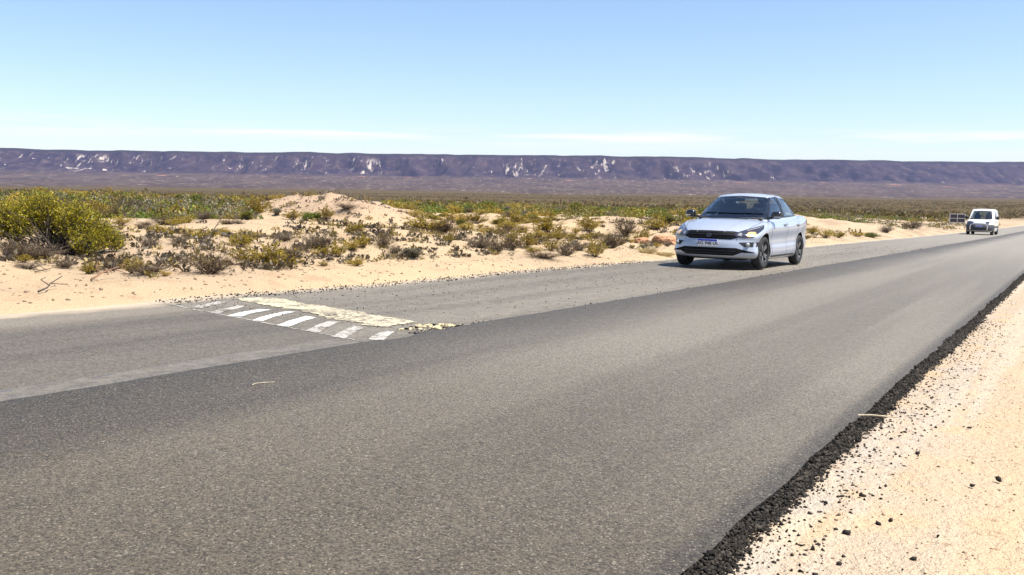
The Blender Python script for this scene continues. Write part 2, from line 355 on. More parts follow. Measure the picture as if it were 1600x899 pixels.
def island(name, c1, c2):
    t = NT(name); r_ = t.n('ShaderNodeNewGeometry').outputs['Random Per Island']; return t.done(t.bsdf(t.mix(t.math('POWER', r_, 2.0), c1, c2), .8, 0, .2))
def mat_edge():
    t = NT('asphalt_edge'); p = t.pos(); v = t.voro(p, 70, 'Distance'); k = t.sep(t.voro(p, 70, 'Color'))[0]
    return t.done(t.bsdf(t.mix(k, (0.006, 0.005, 0.004), (0.04, 0.034, 0.028)), .85, 0, .2, t.bump(t.math('MULTIPLY', v, -1), 1.0, .03)))
M = dict(
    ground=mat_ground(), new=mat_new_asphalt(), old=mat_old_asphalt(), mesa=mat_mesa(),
    crumb=island('asphalt_crumbs', (0.006, 0.005, 0.004), (0.062, 0.052, 0.042)), edge=mat_edge(),
    clod=island('earth_clods', (0.20, 0.13, 0.085), (0.42, 0.30, 0.20)), pebble=island('pale_pebbles', (0.20, 0.14, 0.09), (0.42, 0.32, 0.22)),
    white=mat_paint('worn_white_paint', (0.58, 0.57, 0.54), (0.20, 0.175, 0.14), .60), thinwhite=mat_paint('thin_white_paint', (0.38, 0.36, 0.33), (0.15, 0.13, 0.105), .475),
    yellow=mat_paint('worn_yellow_paint', (0.49, 0.435, 0.30), (0.18, 0.155, 0.12), .455), yrub=simple('yellow_painted_rubble', (0.50, 0.42, 0.25), 0.9, vary=.4),
    clay=simple('orange_clay', (0.36, 0.19, 0.10), 0.95, vary=.25),
    leaf_big=foliage('leaf_yellow_green', (0.15, 0.15, 0.006), (0.44, 0.35, 0.010), (0.30, 0.25, 0.008), .14),
    leaf_green=foliage('leaf_green', (0.080, 0.110, 0.012), (0.150, 0.165, 0.016), (0.23, 0.20, 0.020)),
    leaf_bright=foliage('leaf_bright_green', (0.11, 0.18, 0.012), (0.20, 0.26, 0.016), (0.17, 0.20, 0.02)),
    leaf_olive=foliage('leaf_olive', (0.21, 0.16, 0.014), (0.44, 0.32, 0.025), (0.24, 0.165, 0.028)),
    leaf_gold=foliage('leaf_gold', (0.40, 0.25, 0.030), (0.50, 0.34, 0.045), (0.36, 0.28, 0.04)),
    leaf_grey=foliage('leaf_grey_green', (0.17, 0.165, 0.115), (0.23, 0.215, 0.15), (0.20, 0.17, 0.11)),
    leaf_mix=foliage('leaf_far', (0.75, 0.75, 0.75), (1, 1, 1), (1, 1, 1), .2, True),
    straw=foliage('straw_blades', (0.42, 0.32, 0.15), (0.50, 0.39, 0.20), (0.34, 0.28, 0.15)),
    twig=simple('dry_twig', (0.072, 0.045, 0.026), 0.9, vary=.35), twig_grey=simple('grey_twig', (0.115, 0.083, 0.055), 0.9, vary=.4), bark=simple('dark_bark', (0.06, 0.045, 0.035), 0.9, vary=.3),
    wood=simple('bleached_wood', (0.50, 0.42, 0.29), 0.85, vary=.3), rust=simple('rusty_root', (0.17, 0.09, 0.05), 0.9, vary=.4),
)

# ================================================================= the setting
def grid_faces(nx, ny):
    i = np.arange(nx * ny).reshape(ny, nx)
    return np.stack([i[:-1, :-1], i[:-1, 1:], i[1:, 1:], i[1:, :-1]], -1).reshape(-1, 4)
def geo(start, step, ratio, end):
    out = []; v = start; s = step
    while abs(v - start) < abs(end - start):
        v += s if end > start else -s; s *= ratio; out.append(v)
    return out
# ---- ground: one sheet out past the mesa
xs = [LEFT_EDGE - 0.02 - k * .13 for k in range(24)]; xs += [xs[-1] - k * .22 for k in range(1, 150)]; xs += geo(xs[-1], .24, 1.055, -14000)
xr = [RIGHT_EDGE + 0.01 + k * .07 for k in range(70)]; xr += geo(xr[-1], .08, 1.14, 14000)
xs = np.clip(np.array(sorted(xs) + [LEFT_EDGE, -7.7, -6.2, SEAM, -2.7, RIGHT_EDGE] + xr), -14000, 14000)
ys = [-3 + k * .2 for k in range(245)]; ys = geo(-3, .25, 1.18, -14000)[::-1] + ys + geo(ys[-1], .2, 1.04, 14000)
ys = np.clip(np.array(ys), -14000, 14000)
GX, GY = np.meshgrid(xs, ys); GZ = ground_z(GX, GY)
ground = obj('ground', mesh_np('ground', np.stack([GX, GY, GZ], -1).reshape(-1, 3), grid_faces(len(xs), len(ys)), [M['ground']], smooth=True))
tag(ground, kind='structure')

# ---- road
def old_z(x, y):
    x = np.asarray(x, float); y = np.asarray(y, float)
    yp = y + 0.145 * (x + 6.2) - 5.65
    hump = 0.014 * sstep(-0.02, .25, yp) * (1 - sstep(1.0, 2.0, yp))
    ru = sstep(.0, .4, yp)
    return road_z(y) - 0.036 + hump + 0.006 * ru * fbm(x * 1.3, y * .8, 3, 77) + 0.002 * fbm(x * .9, y * .5, 2, 71)
ry = np.array([-30 + k * .5 for k in range(64)] + [2 + k * .07 for k in range(1, 110)]); ry = np.concatenate([ry, geo(ry[-1], .1, 1.025, 420)])
rx = np.linspace(-8.25, SEAM + .22, 64)
OX, OY = np.meshgrid(rx, ry)
old_road = obj('old_road_lane', mesh_np('old_road_lane', np.stack([OX, OY, old_z(OX, OY)], -1).reshape(-1, 3), grid_faces(len(rx), len(ry)), [M['old']], smooth=True))
tag(old_road, kind='structure')
# fresh overlay lane: a slab with a crumbled right slope and a ragged left step
ny = len(ry)
seamx = SEAM + 0.022 * fbm(ry * .8, ry * 0 + 3, 4, 5) * sstep(5.2, 6.0, ry) + .006 * fbm(ry * 3, ry * 0, 3, 6) + 0.10 * np.exp(-((ry - 5.55) / .22) ** 2)
def edge_x(y): return RIGHT_EDGE + 0.010 * fbm(y * 2.0, y * 0 + 9, 3, 15)
edgex = edge_x(ry)
cols = [(seamx, road_z(ry) - .075), (seamx + .004, road_z(ry) - .012), (seamx + .02, road_z(ry) - .001)]
for k in np.linspace(.03, .97, 40):
    xx = seamx * (1 - k) + edgex * k; cols.append((xx, road_z(ry) + .0018 * fbm(xx * .8, ry * .4, 2, 61) + .0005))
cols += [(edgex, road_z(ry) - .002)]
V = np.stack([np.stack([c[0], ry, c[1]], -1) for c in cols], 1).reshape(-1, 3)
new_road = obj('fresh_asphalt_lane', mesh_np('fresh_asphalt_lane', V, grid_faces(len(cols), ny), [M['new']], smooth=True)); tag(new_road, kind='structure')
# the loose edge bank under the overlay's right side
bx = [(edgex, road_z(ry) - .003)]
for k, dz in ((.008, -.012), (.02, -.026), (.035, -.042), (.055, -.060), (.075, -.09)):
    bx.append((edgex + k + .10 * k * fbm(ry * 3.1, ry * 0 + k * 40, 4, 41), road_z(ry) + dz - .006 + .004 * fbm(ry * 6, ry * 0 + k * 77, 3, 42)))
V = np.stack([np.stack([c[0], ry, c[1]], -1) for c in bx], 1).reshape(-1, 3)
obj('crumbled_edge', mesh_np('crumbled_edge', V, grid_faces(len(bx), ny), [M['edge']], smooth=True), new_road)

# ---- painted marks on the old lane (hump markings)
def decal(name, poly, mat, parent, n=10, lift=.004, zf=old_z, ragged=0.0, seed=0):
    """quad outline a,b,c,d -> sheet lying 4 mm above the road"""
    a, b, c, d = [np.array(p, float) for p in poly]; m = max(3, n // 3)
    u, v = np.meshgrid(np.linspace(0, 1, n), np.linspace(0, 1, m)); u = u[..., None]; v = v[..., None]
    P = (a * (1 - v) + b * v) * (1 - u) + (d * (1 - v) + c * v) * u
    if ragged:
        e = ((u == 0) | (u == 1) | (v == 0) | (v == 1)).astype(float)
        P = P + e * ragged * np.stack([fbm(P[..., 0] * 9, P[..., 1] * 9, 3, seed), fbm(P[..., 0] * 9 + 50, P[..., 1] * 9, 3, seed)], -1)
    z = zf(P[..., 0], P[..., 1]) + lift
    return obj(name, mesh_np(name, np.concatenate([P, z[..., None]], -1).reshape(-1, 3), grid_faces(n, m)[:, ::-1], [mat]), parent)
stripes = [[(-7.29, 5.90), (-7.16, 5.92), (-7.42, 6.49), (-7.52, 6.43)], [(-6.88, 5.79), (-6.75, 5.81), (-7.02, 6.37), (-7.12, 6.34)],
           [(-6.57, 5.72), (-6.42, 5.76), (-6.58, 6.27), (-6.70, 6.25)], [(-6.18, 5.65), (-6.06, 5.68), (-6.26, 6.27), (-6.34, 6.22)],
           [(-5.78, 5.57), (-5.64, 5.58), (-5.84, 6.11), (-5.96, 6.11)], [(-5.36, 5.48), (-5.22, 5.50), (-5.49, 6.04), (-5.60, 6.02)],
           [(-4.98, 5.38), (-4.83, 5.36), (-5.09, 5.91), (-5.24, 5.94)], [(-4.66, 5.44), (-4.535, 5.48), (-4.75, 5.90), (-4.85, 5.87)]]
for i, s in enumerate(stripes):
    decal('white_stripe', s, M['white'] if i in (2, 3, 4) else M['thinwhite'], old_road, 16, ragged=.006, seed=i)
decal('joint_line', [(-7.75, 5.962), (-7.75, 5.985), (-4.62, 5.35), (-4.62, 5.338)], M['thinwhite'], old_road, 60, .003, ragged=.012, seed=31)
for k, q4 in enumerate([[(-7.60, 6.72), (-7.48, 7.12), (-6.75, 6.93), (-6.72, 6.50)], [(-6.72, 6.50), (-6.75, 6.93), (-5.9, 6.72), (-5.85, 6.20)], [(-5.85, 6.20), (-5.9, 6.72), (-5.02, 6.52), (-4.98, 6.02)]]):
    decal('yellow_band', q4, M['yellow'], old_road, 40, .005, ragged=.05, seed=40 + k)

# ---- loose stones
ICO = None
def stones(name, P, S, mat, parent=None, low=False, flat=.7, seed=0):
    g = np.random.default_rng(seed)
    bm = bmesh.new(); bmesh.ops.create_icosphere(bm, subdivisions=1, radius=1.0)
    if low:
        bm.free(); bv = np.array([(1, 0, 0), (0, 1, 0), (-1, 0, 0), (0, -1, 0), (0, 0, 1), (0, 0, -1)], float); bf = np.array([(0, 1, 4), (1, 2, 4), (2, 3, 4), (3, 0, 4), (1, 0, 5), (2, 1, 5), (3, 2, 5), (0, 3, 5)])
    else:
        bv = np.array([v.co[:] for v in bm.verts]); bf = np.array([[v.index for v in f.verts] for f in bm.faces]); bm.free()
    n = len(P); k = len(bv)
    jit = 1 + .45 * g.standard_normal((n, k, 1)).clip(-1.3, 1.3)
    sc3 = S[:, None, None] * np.stack([g.uniform(.7, 1.2, n), g.uniform(.7, 1.2, n), g.uniform(.55, .9, n) * flat / .7], -1)[:, None, :]
    a = g.uniform(0, 6.28, n); ca, sa = np.cos(a)[:, None], np.sin(a)[:, None]
    W = bv[None] * jit * sc3
    W = np.stack([W[..., 0] * ca - W[..., 1] * sa, W[..., 0] * sa + W[..., 1] * ca, W[..., 2]], -1) + P[:, None, :]
    F = bf[None] + (np.arange(n) * k)[:, None, None]
    return obj(name, mesh_np(name, W.reshape(-1, 3), F.reshape(-1, 3), [mat]), parent)
def bank_z(x, y):
    t_ = np.clip((x - edge_x(y)) / .06, 0, 1); bz = road_z(y) - .003 - .05 * t_ ** 1.1
    return np.where(x < RIGHT_EDGE, road_z(y), np.maximum(bz, ground_z(x, y)))
g = np.random.default_rng(3)
def edge_pts(n, y0, y1, w0, w1, pw):
    y = y0 + (y1 - y0) * g.random(n) ** pw; x = edge_x(y) + w0 + (.040 * g.random(n) if w0 == 0 else 0) + np.abs(g.standard_normal(n)) * w1; return x, y
x1, y1 = edge_pts(10000, 1.6, 9, .0, .022, 1.3); s1 = g.uniform(.0028, .0070, len(x1)) * (1 + (g.random(len(x1)) > .93) * .9)
x2, y2 = edge_pts(7000, 8, 34, .0, .028, 1.5); s2 = g.uniform(.006, .014, len(x2))
x3, y3 = edge_pts(1300, 1.6, 11, .05, .16, 1.3); s3 = g.uniform(.003, .009, len(x3)); 
for nm, x, y, s, low in (('near', x1, y1, s1, False), ('far', x2, y2, s2, True), ('out', x3, y3, s3, True)):
    o = stones('asphalt_crumbs', np.stack([x, y, bank_z(x, y) + s * .3], -1), s, M['crumb'], new_road, low, seed=5); tag(o, kind='stuff')
# crumbs along the ragged joint
y = 5.9 + 40 * g.random(1500) ** 1.8; x = SEAM - .01 - np.abs(g.standard_normal(1500)) * .05; s = g.uniform(.004, .011, 1500) * (1 + y * .012)
tag(stones('joint_crumbs', np.stack([x, y, old_z(x, y) + s * .4], -1), s, M['crumb'], old_road, True, seed=6), kind='stuff')
# grit on the milled surface and along its sandy edge
y = 6 + 30 * g.random(1500) ** 1.7; x = -4.6 - 3.3 * g.random(1500); s = g.uniform(.003, .008, 1500) * (1 + y * .02)
tag(stones('road_grit', np.stack([x, y, old_z(x, y) + s * .4], -1), s, M['crumb'], old_road, True, seed=7), kind='stuff')
y = 6 + 12 * g.random(1600); x = LEFT_EDGE + .14 - .02 * (y - 6) * 0 + .07 * g.standard_normal(1600) + .22 * (g.random(1600) > .5) - .12; s = g.uniform(.005, .013, 1600)
tag(stones('edge_gravel', np.stack([x, y, np.maximum(old_z(x, y), ground_z(x, y)) + s * .4], -1), s, M['crumb'], old_road, True, seed=8), kind='stuff')
# pebbles and clods on the sand, both sides
x = RIGHT_EDGE + .15 + 2.6 * g.random(2600); y = 1.6 + 14 * g.random(2600) ** 1.6; s = g.uniform(.002, .006, 2600) * (1 + .04 * y)
o = stones('shoulder_pebbles', np.stack([x, y, ground_z(x, y) + s * .3], -1), s, M['pebble'], None, True, seed=9); tag(o, 'scattered small brown pebbles on the sandy shoulder right of the road', 'pebbles', None, 'stuff')
x = LEFT_EDGE - .3 - 16 * g.random(6000) ** 1.5; y = 3 + 40 * g.random(6000) ** 1.3; s = g.uniform(.006, .024, 6000)
o = stones('sand_clods', np.stack([x, y, ground_z(x, y) + s * .2], -1), s, M['pebble'], None, True, seed=10); tag(o, 'scattered sand clods and pebbles on the sandy bank left of the road', 'clods', None, 'stuff')
# clods rolled down the spoil heaps
n = 700; k = g.integers(0, 4, n); mm_ = np.array([MOUNDS[i] for i in (0, 1, 2, 3)])[k]; x = mm_[:, 0] + g.standard_normal(n) * mm_[:, 3] * .75; y = mm_[:, 1] + g.standard_normal(n) * mm_[:, 3] * .75; s = g.uniform(.012, .04, n) * (1 + (g.random(n) > .93) * .8)
o = stones('earth_clods', np.stack([x, y, ground_z(x, y) + s * .2], -1), s, M['clod'], None, True, seed=12); tag(o, 'loose earth clods covering the two spoil mounds', 'clods', None, 'stuff')
# larger dark lumps beside the edge: single things
LUMPS = []
for i, (x, y, s) in enumerate([(-.60, 2.72, .012), (-.56, 2.86, .011), (-.66, 2.93, .011), (-.60, 3.15, .012), (-.53, 3.32, .011), (-.50, 3.38, .010), (-.64, 3.62, .010), (-.38, 3.05, .010), (-.30, 4.05, .012), (-.22, 4.22, .012), (-.56, 4.45, .011), (-.42, 5.2, .011)]):
    o = stones('asphalt_lump', np.zeros((1, 3)), np.array([s]), M['crumb'], None, False, .8, seed=50 + i)
    o.location = (x, y, float(bank_z(np.array(x), np.array(y))) + s * .35); LUMPS.append(o)
LUMPS.sort(key=lambda o: o.location.y)
for i, o in enumerate(LUMPS): tag(o, 'dark asphalt lump on the sandy right shoulder, %s counting up from the bottom border' % 'first second third fourth fifth sixth seventh eighth ninth tenth eleventh twelfth'.split()[i], 'stone', 'asphalt lumps on the sandy shoulder')
# yellow painted rubble at the end of the hump
for i in range(60):
    t_ = R_.random(); x = -4.84 + .34 * R_.random(); y = 6.0 + .48 * R_.random() + (x + 4.8) * .5; s = R_.uniform(.010, .028)
    o = stones('rubble_piece', np.zeros((1, 3)), np.array([s]), M['yrub'] if R_.random() < .8 else M['crumb'], old_road, False, .5, seed=90 + i); o.location = (x, y, float(old_z(x, y)) + s * .25)

# ---- mesa
MD = 4550.0
ms = np.arange(-5400, 5400, 11.0)
mt = np.concatenate([np.linspace(-2500, -520, 26), np.linspace(-480, 60, 56), [70, 80, 90, 120, 200, 400, 900, 2500]])
MSX, MTY = np.meshgrid(ms, mt)
scal = 90 * fbm(MSX / 900, MSX * 0 + 2, 3, 101) + 32 * fbm(MSX / 210, MSX * 0, 3, 103)          # scalloped rim
rid = 1 - np.abs(fbm((MSX + .25 * MTY) / 150, MTY / 900, 3, 105)).clip(0, 1)                       # spurs and gullies
rid2 = 1 - np.abs(fbm((MSX - .15 * MTY) / 52, MTY / 260, 2, 107)).clip(0, 1)
T = MTY + scal * sstep(-700, -200, MTY)
prof = np.interp(T, [-2500, -1500, -900, -420, -300, -190, -110, -50, -22, -6, 0, 60, 3000], [-10, 6, 26, 50, 64, 88, 116, 138, 147, 152, 165, 166, 167])
mid = sstep(-430, -250, T) * (1 - sstep(-70, -8, T))
MZ = prof + mid * ((rid - .7) * 52 + (rid2 - .7) * 22) + 1.6 * fbm(MSX / 60, MTY / 60, 3, 109) * (1 - sstep(-30, 0, T)) + 4.0 * fbm(MSX / 1800, MTY * 0, 2, 113) * sstep(-300, 0, T) + 2.2 * fbm(MSX / 130, MTY * 0, 3, 117) * sstep(-300, 0, T)
hh = np.interp(prof, [-10, 50, 138, 152, 153, 165], [0, .36, .86, .94, .955, 1.0])
mcol = np.stack([hh, 1 - rid, rid2], -1).reshape(-1, 3)
mesa = obj('mesa', mesh_np('mesa', np.stack([MSX, MTY, MZ], -1).reshape(-1, 3), grid_faces(len(ms), len(mt)), [M['mesa']], smooth=True, col=mcol))
mesa.location = (-math.sin(CAM_YAW) * MD, math.cos(CAM_YAW) * MD, 0); mesa.rotation_euler = (0, 0, CAM_YAW); tag(mesa, kind='structure')

# ================================================================= vegetation
def unit(v): return v / np.maximum(np.linalg.norm(v, axis=-1, keepdims=True), 1e-9)
def tubes(P0, P1, r0, r1):
    """3-sided tapered sticks"""
    D = unit(P1 - P0); ref = np.where(np.abs(D[:, 2:3]) < .9, np.array([[0, 0, 1.0]]), np.array([[1.0, 0, 0]]))
    A = unit(np.cross(D, ref)); B = np.cross(D, A); n = len(P0); V = np.zeros((n, 6, 3))
    for k in range(3):
        c, s = math.cos(k * 2.0944), math.sin(k * 2.0944); o = A * c + B * s
        V[:, k] = P0 + o * r0[:, None]; V[:, 3 + k] = P1 + o * r1[:, None]
    f = np.array([(0, 1, 4, 3), (1, 2, 5, 4), (2, 0, 3, 5)]); F = f[None] + (np.arange(n) * 6)[:, None, None]
    return V.reshape(-1, 3), F.reshape(-1, 4)
def leaves(C, D, L, Wd, g):
    S = unit(np.cross(D, g.standard_normal(C.shape))); n = len(C); L = L[:, None]; Wd = Wd[:, None]
    N = np.cross(D, S)
    V = np.stack([C, C + D * L * .5 + S * Wd + N * L * .06, C + D * L, C + D * L * .5 - S * Wd + N * L * .06], 1)
    F = np.arange(4)[None] + (np.arange(n) * 4)[:, None]
    return V.reshape(-1, 3), F
def join(parts):
    V = []; F = []; o = 0
    for v, f in parts: V.append(v); F.append(f + o); o += len(v)
    return np.concatenate(V), np.concatenate(F)
def wobble_chain(A, B, r0, r1, k, amp, g):
    """bent sticks from A to B in k pieces"""
    n = len(A); ts = np.linspace(0, 1, k + 1); L = np.linalg.norm(B - A, axis=1)[:, None]
    P = [A + (B - A) * t for t in ts]
    for i in range(1, k): P[i] = P[i] + g.standard_normal((n, 3)) * L * amp
    out = []
    for i in range(k):
        ra = r0 + (r1 - r0) * ts[i]; rb = r0 + (r1 - r0) * ts[i + 1]; out.append(tubes(P[i], P[i + 1], ra, rb))
    return join(out), P
def shrub_lobed(seed, lobes, ntw, nlf, ll, lw, base_r=.12, tw=.14, up=.6):
    g = np.random.default_rng(seed); lobes = np.array(lobes, float); vol = lobes[:, 3] ** 2 * lobes[:, 4]
    li = g.choice(len(lobes), ntw, p=vol / vol.sum())
    u = unit(g.standard_normal((ntw, 3))); rr = g.random(ntw) ** .42 * (1 + .10 * g.standard_normal(ntw))
    Lb = lobes[li]; rad3 = Lb[:, [3, 3, 4]]
    tip = Lb[:, :3] + u * rr[:, None] * rad3; tip[:, 2] = np.abs(tip[:, 2]) + .01
    out = unit(u * np.array([1, 1, .6]) + np.array([0, 0, up]) + .55 * g.standard_normal((ntw, 3)))
    twl = tw * g.uniform(.6, 1.3, ntw)[:, None]; b0 = tip - out * twl
    st = []
    # main stems
    ns = 9 * len(lobes); k = np.arange(ns) % len(lobes); a = g.uniform(0, 6.28, ns)
    A = np.stack([np.cos(a), np.sin(a), a * 0], -1) * base_r * g.random((ns, 1)); E_ = lobes[k, :3] + unit(g.standard_normal((ns, 3))) * lobes[k][:, [3, 3, 4]] * .8; E_[:, 2] = np.abs(E_[:, 2])
    (v, f), P = wobble_chain(A, E_, np.full(ns, .014), np.full(ns, .004), 4, .06, g); st.append((v, f))
    # side branches to a share of the twigs
    m = min(ntw, 420); sel = g.choice(ntw, m, replace=False); src = P[2][g.integers(0, ns, m)] if False else None
    mids = np.concatenate([P[2], P[3], P[4]]); d = np.linalg.norm(mids[None] - b0[sel][:, None], axis=2); src = mids[d.argmin(1)]
    (v, f), _ = wobble_chain(src, b0[sel], np.full(m, .005), np.full(m, .002), 2, .08, g); st.append((v, f))
    st.append(tubes(b0, tip, np.full(ntw, .0022), np.full(ntw, .0010)))
    n = ntw * nlf; tt = g.random((ntw, nlf, 1)); C = (b0[:, None] + (tip - b0)[:, None] * (.15 + .9 * tt)).reshape(-1, 3)
    D = unit(np.repeat(out, nlf, 0) + .75 * g.standard_normal((n, 3)) + np.array([0, 0, .25]))
    return join(st), leaves(C, D, ll * g.uniform(.6, 1.3, n), lw * g.uniform(.7, 1.3, n), g)
def shrub_fan(seed, nst, H, spread, nlf, ll, lw, stem_r=.006, leaf_from=.35, forks=3):
    """stems fanning up from the root, forked, leaves on the upper part"""
    g = np.random.default_rng(seed); a = g.uniform(0, 6.28, nst); q = np.sqrt(g.random(nst)) * spread
    tip = np.stack([np.cos(a) * q * .5, np.sin(a) * q * .5, H * g.uniform(.55, 1.0, nst) * (1 - .35 * (q / spread) ** 2)], -1)
    A = np.stack([np.cos(a), np.sin(a), a * 0], -1) * .05 * g.random((nst, 1))
    st, P = wobble_chain(A, tip, np.full(nst, stem_r), np.full(nst, stem_r * .4), 3, .07, g); st = [st]
    fk = np.repeat(np.arange(nst), forks); src = np.concatenate([P[1], P[2], P[3]])[fk + nst * g.integers(0, 3, len(fk))]
    dr = unit(unit(tip[fk]) + .8 * g.standard_normal((len(fk), 3)) * np.array([1, 1, .6]) + np.array([0, 0, .25])); ft = src + dr * H * g.uniform(.15, .42, (len(fk), 1)); ft[:, 2] = np.abs(ft[:, 2])
    st.append(wobble_chain(src, ft, np.full(len(fk), stem_r * .55), np.full(len(fk), stem_r * .25), 2, .09, g)[0])
    allA = np.concatenate([P[1], src]); allB = np.concatenate([P[3], ft]); idx = g.integers(0, len(allA), nlf); tt = leaf_from + (1 - leaf_from) * g.random((nlf, 1))
    C = allA[idx] + (allB - allA)[idx] * tt; D = unit(unit((allB - allA)[idx]) + .8 * g.standard_normal((nlf, 3)) + np.array([0, 0, .2]))
    lv = leaves(C, D, ll * g.uniform(.6, 1.4, nlf), lw * g.uniform(.7, 1.3, nlf), g) if nlf else None
    return join(st), lv
def shrub_tuft(seed, n, H, spread):
    g = np.random.default_rng(seed); a = g.uniform(0, 6.28, n); q = np.sqrt(g.random(n)) * spread * .5
    A = np.stack([np.cos(a) * q * .35, np.sin(a) * q * .35, a * 0], -1); B = np.stack([np.cos(a) * q, np.sin(a) * q, H * g.uniform(.5, 1, n)], -1) + .05 * g.standard_normal((n, 3)); B[:, 2] = np.abs(B[:, 2])
    return None, leaves(A, unit(B - A), np.linalg.norm(B - A, axis=1), np.full(n, .008), g)
def plant_mesh(name, stems, lv, ms, ml):
    parts = []; mi = []; Vs = []; Fs = []; off = 0
    for k, p in enumerate((stems, lv)):
        if p is None: continue
        Vs.append(p[0]); Fs.append(p[1] + off); mi.append(np.full(len(p[1]), 0 if (k == 0 or stems is None) else 1)); off += len(p[0])
    mats = [m for m, p in ((ms, stems), (ml, lv)) if p is not None]
    return mesh_np(name, np.concatenate(Vs), np.concatenate(Fs), mats, np.concatenate(mi))
# mesh variants, all about 1 m wide and 1 m high before scaling: (stems, leaves, stem material, leaf material)
KIND = {}
def lob(seed, n=6):
    g = np.random.default_rng(seed); o = []
    for i in range(n):
        a = g.uniform(0, 6.28); q = g.uniform(.05, .30); r = g.uniform(.18, .27); o.append((math.cos(a) * q, math.sin(a) * q, g.uniform(.28, .72) * (1 - q), r, g.uniform(.20, .28)))
    return o
KIND['green'] = [(*shrub_lobed(s, lob(s, 7), 620, 6, .060, .011), M['bark'], M['leaf_green']) for s in (1, 2, 3)]
KIND['bright'] = [(*shrub_lobed(s, lob(s, 7), 620, 6, .060, .011), M['bark'], M['leaf_bright']) for s in (4, 5)]
KIND['grey_leaf'] = [(*shrub_lobed(s, lob(s, 6), 560, 6, .060, .008), M['twig_grey'], M['leaf_grey']) for s in (6, 7)]
KIND['olive'] = [(*shrub_fan(s, 30, 1.0, 1.05, 1500, .085, .017, .012), M['twig'], M['leaf_olive']) for s in (11, 12, 13, 14)]
KIND['gold'] = [(*shrub_fan(s, 34, 1.0, 1.0, 1300, .080, .017, .010), M['twig'], M['leaf_gold']) for s in (15, 16)]
KIND['twiggy'] = [(*shrub_fan(s, 75, 1.0, 1.15, 160, .05, .010, .010, .5, 6), M['twig'], M['leaf_olive']) for s in (21, 22, 23)]
KIND['grey'] = [(*shrub_fan(s, 85, .95, 1.15, 60, .05, .008, .009, .5, 6), M['twig_grey'], M['leaf_grey']) for s in (24, 25, 26)]
KIND['straw'] = [(*shrub_tuft(s, 420, 1.0, 1.1), None, M['straw']) for s in (31, 32)]
CAT = dict(green='shrub', bright='shrub', grey_leaf='shrub', olive='shrub', gold='shrub', twiggy='shrub', grey='dry shrub', straw='grass tuft')
NAME = dict(green='green_shrub', bright='green_shrub', grey_leaf='grey_leaved_shrub', olive='olive_shrub', gold='golden_shrub', twiggy='twiggy_shrub', grey='dry_grey_shrub', straw='straw_tuft')
WHOLE = {}; SPLIT = {}
def plant(kind, x, y, wd, ht, label, group=None, parts=False, sink=.03):
    vi = R_.randrange(len(KIND[kind])); st, lv, ms, ml = KIND[kind][vi]; z = float(ground_z(np.array(x), np.array(y))) - sink * ht
    if parts and st is not None and lv is not None:
        if (kind, vi) not in SPLIT: SPLIT[kind, vi] = (mesh_np('branches', st[0], st[1], [ms]), mesh_np('foliage', lv[0], lv[1], [ml]))
        o = empty(NAME[kind], (x, y, z)); a, b = SPLIT[kind, vi]; obj('branches', a, o); obj('foliage', b, o)
    else:
        if (kind, vi) not in WHOLE: WHOLE[kind, vi] = plant_mesh(NAME[kind], st, lv, ms, ml)
        o = obj(NAME[kind], WHOLE[kind, vi]); o.location = (x, y, z)
    o.scale = (wd * R_.uniform(.9, 1.1), wd * R_.uniform(.9, 1.1), ht); o.rotation_euler = (R_.uniform(-.08, .08), R_.uniform(-.08, .08), R_.uniform(0, 6.28))
    return tag(o, label, CAT[kind], group)

# ---- the big yellow-green bush by the left border
big = empty('large_bush', (-12.15, 7.62, float(ground_z(np.array(-12.15), np.array(7.62))) - .03), (0, 0, CAM_YAW + .52))
st, lv = shrub_lobed(77, [(-.60, .1, .52, .34, .30), (-.20, .18, .68, .32, .24), (.22, 0, .52, .32, .28), (.52, -.05, .34, .28, .26), (.34, -.24, .24, .27, .22), (.74, 0, .22, .18, .16), (-.98, .1, .46, .34, .28), (.02, .30, .42, .30, .26)], 4200, 8, .040, .0052, .16, .17, .7)
obj('branches', mesh_np('branches', st[0], st[1], [M['bark']]), big); obj('foliage', mesh_np('foliage', lv[0], lv[1], [M['leaf_big']]), big)
tag(big, 'large dense yellow-green bush on the sand bank at the left border', 'bush')
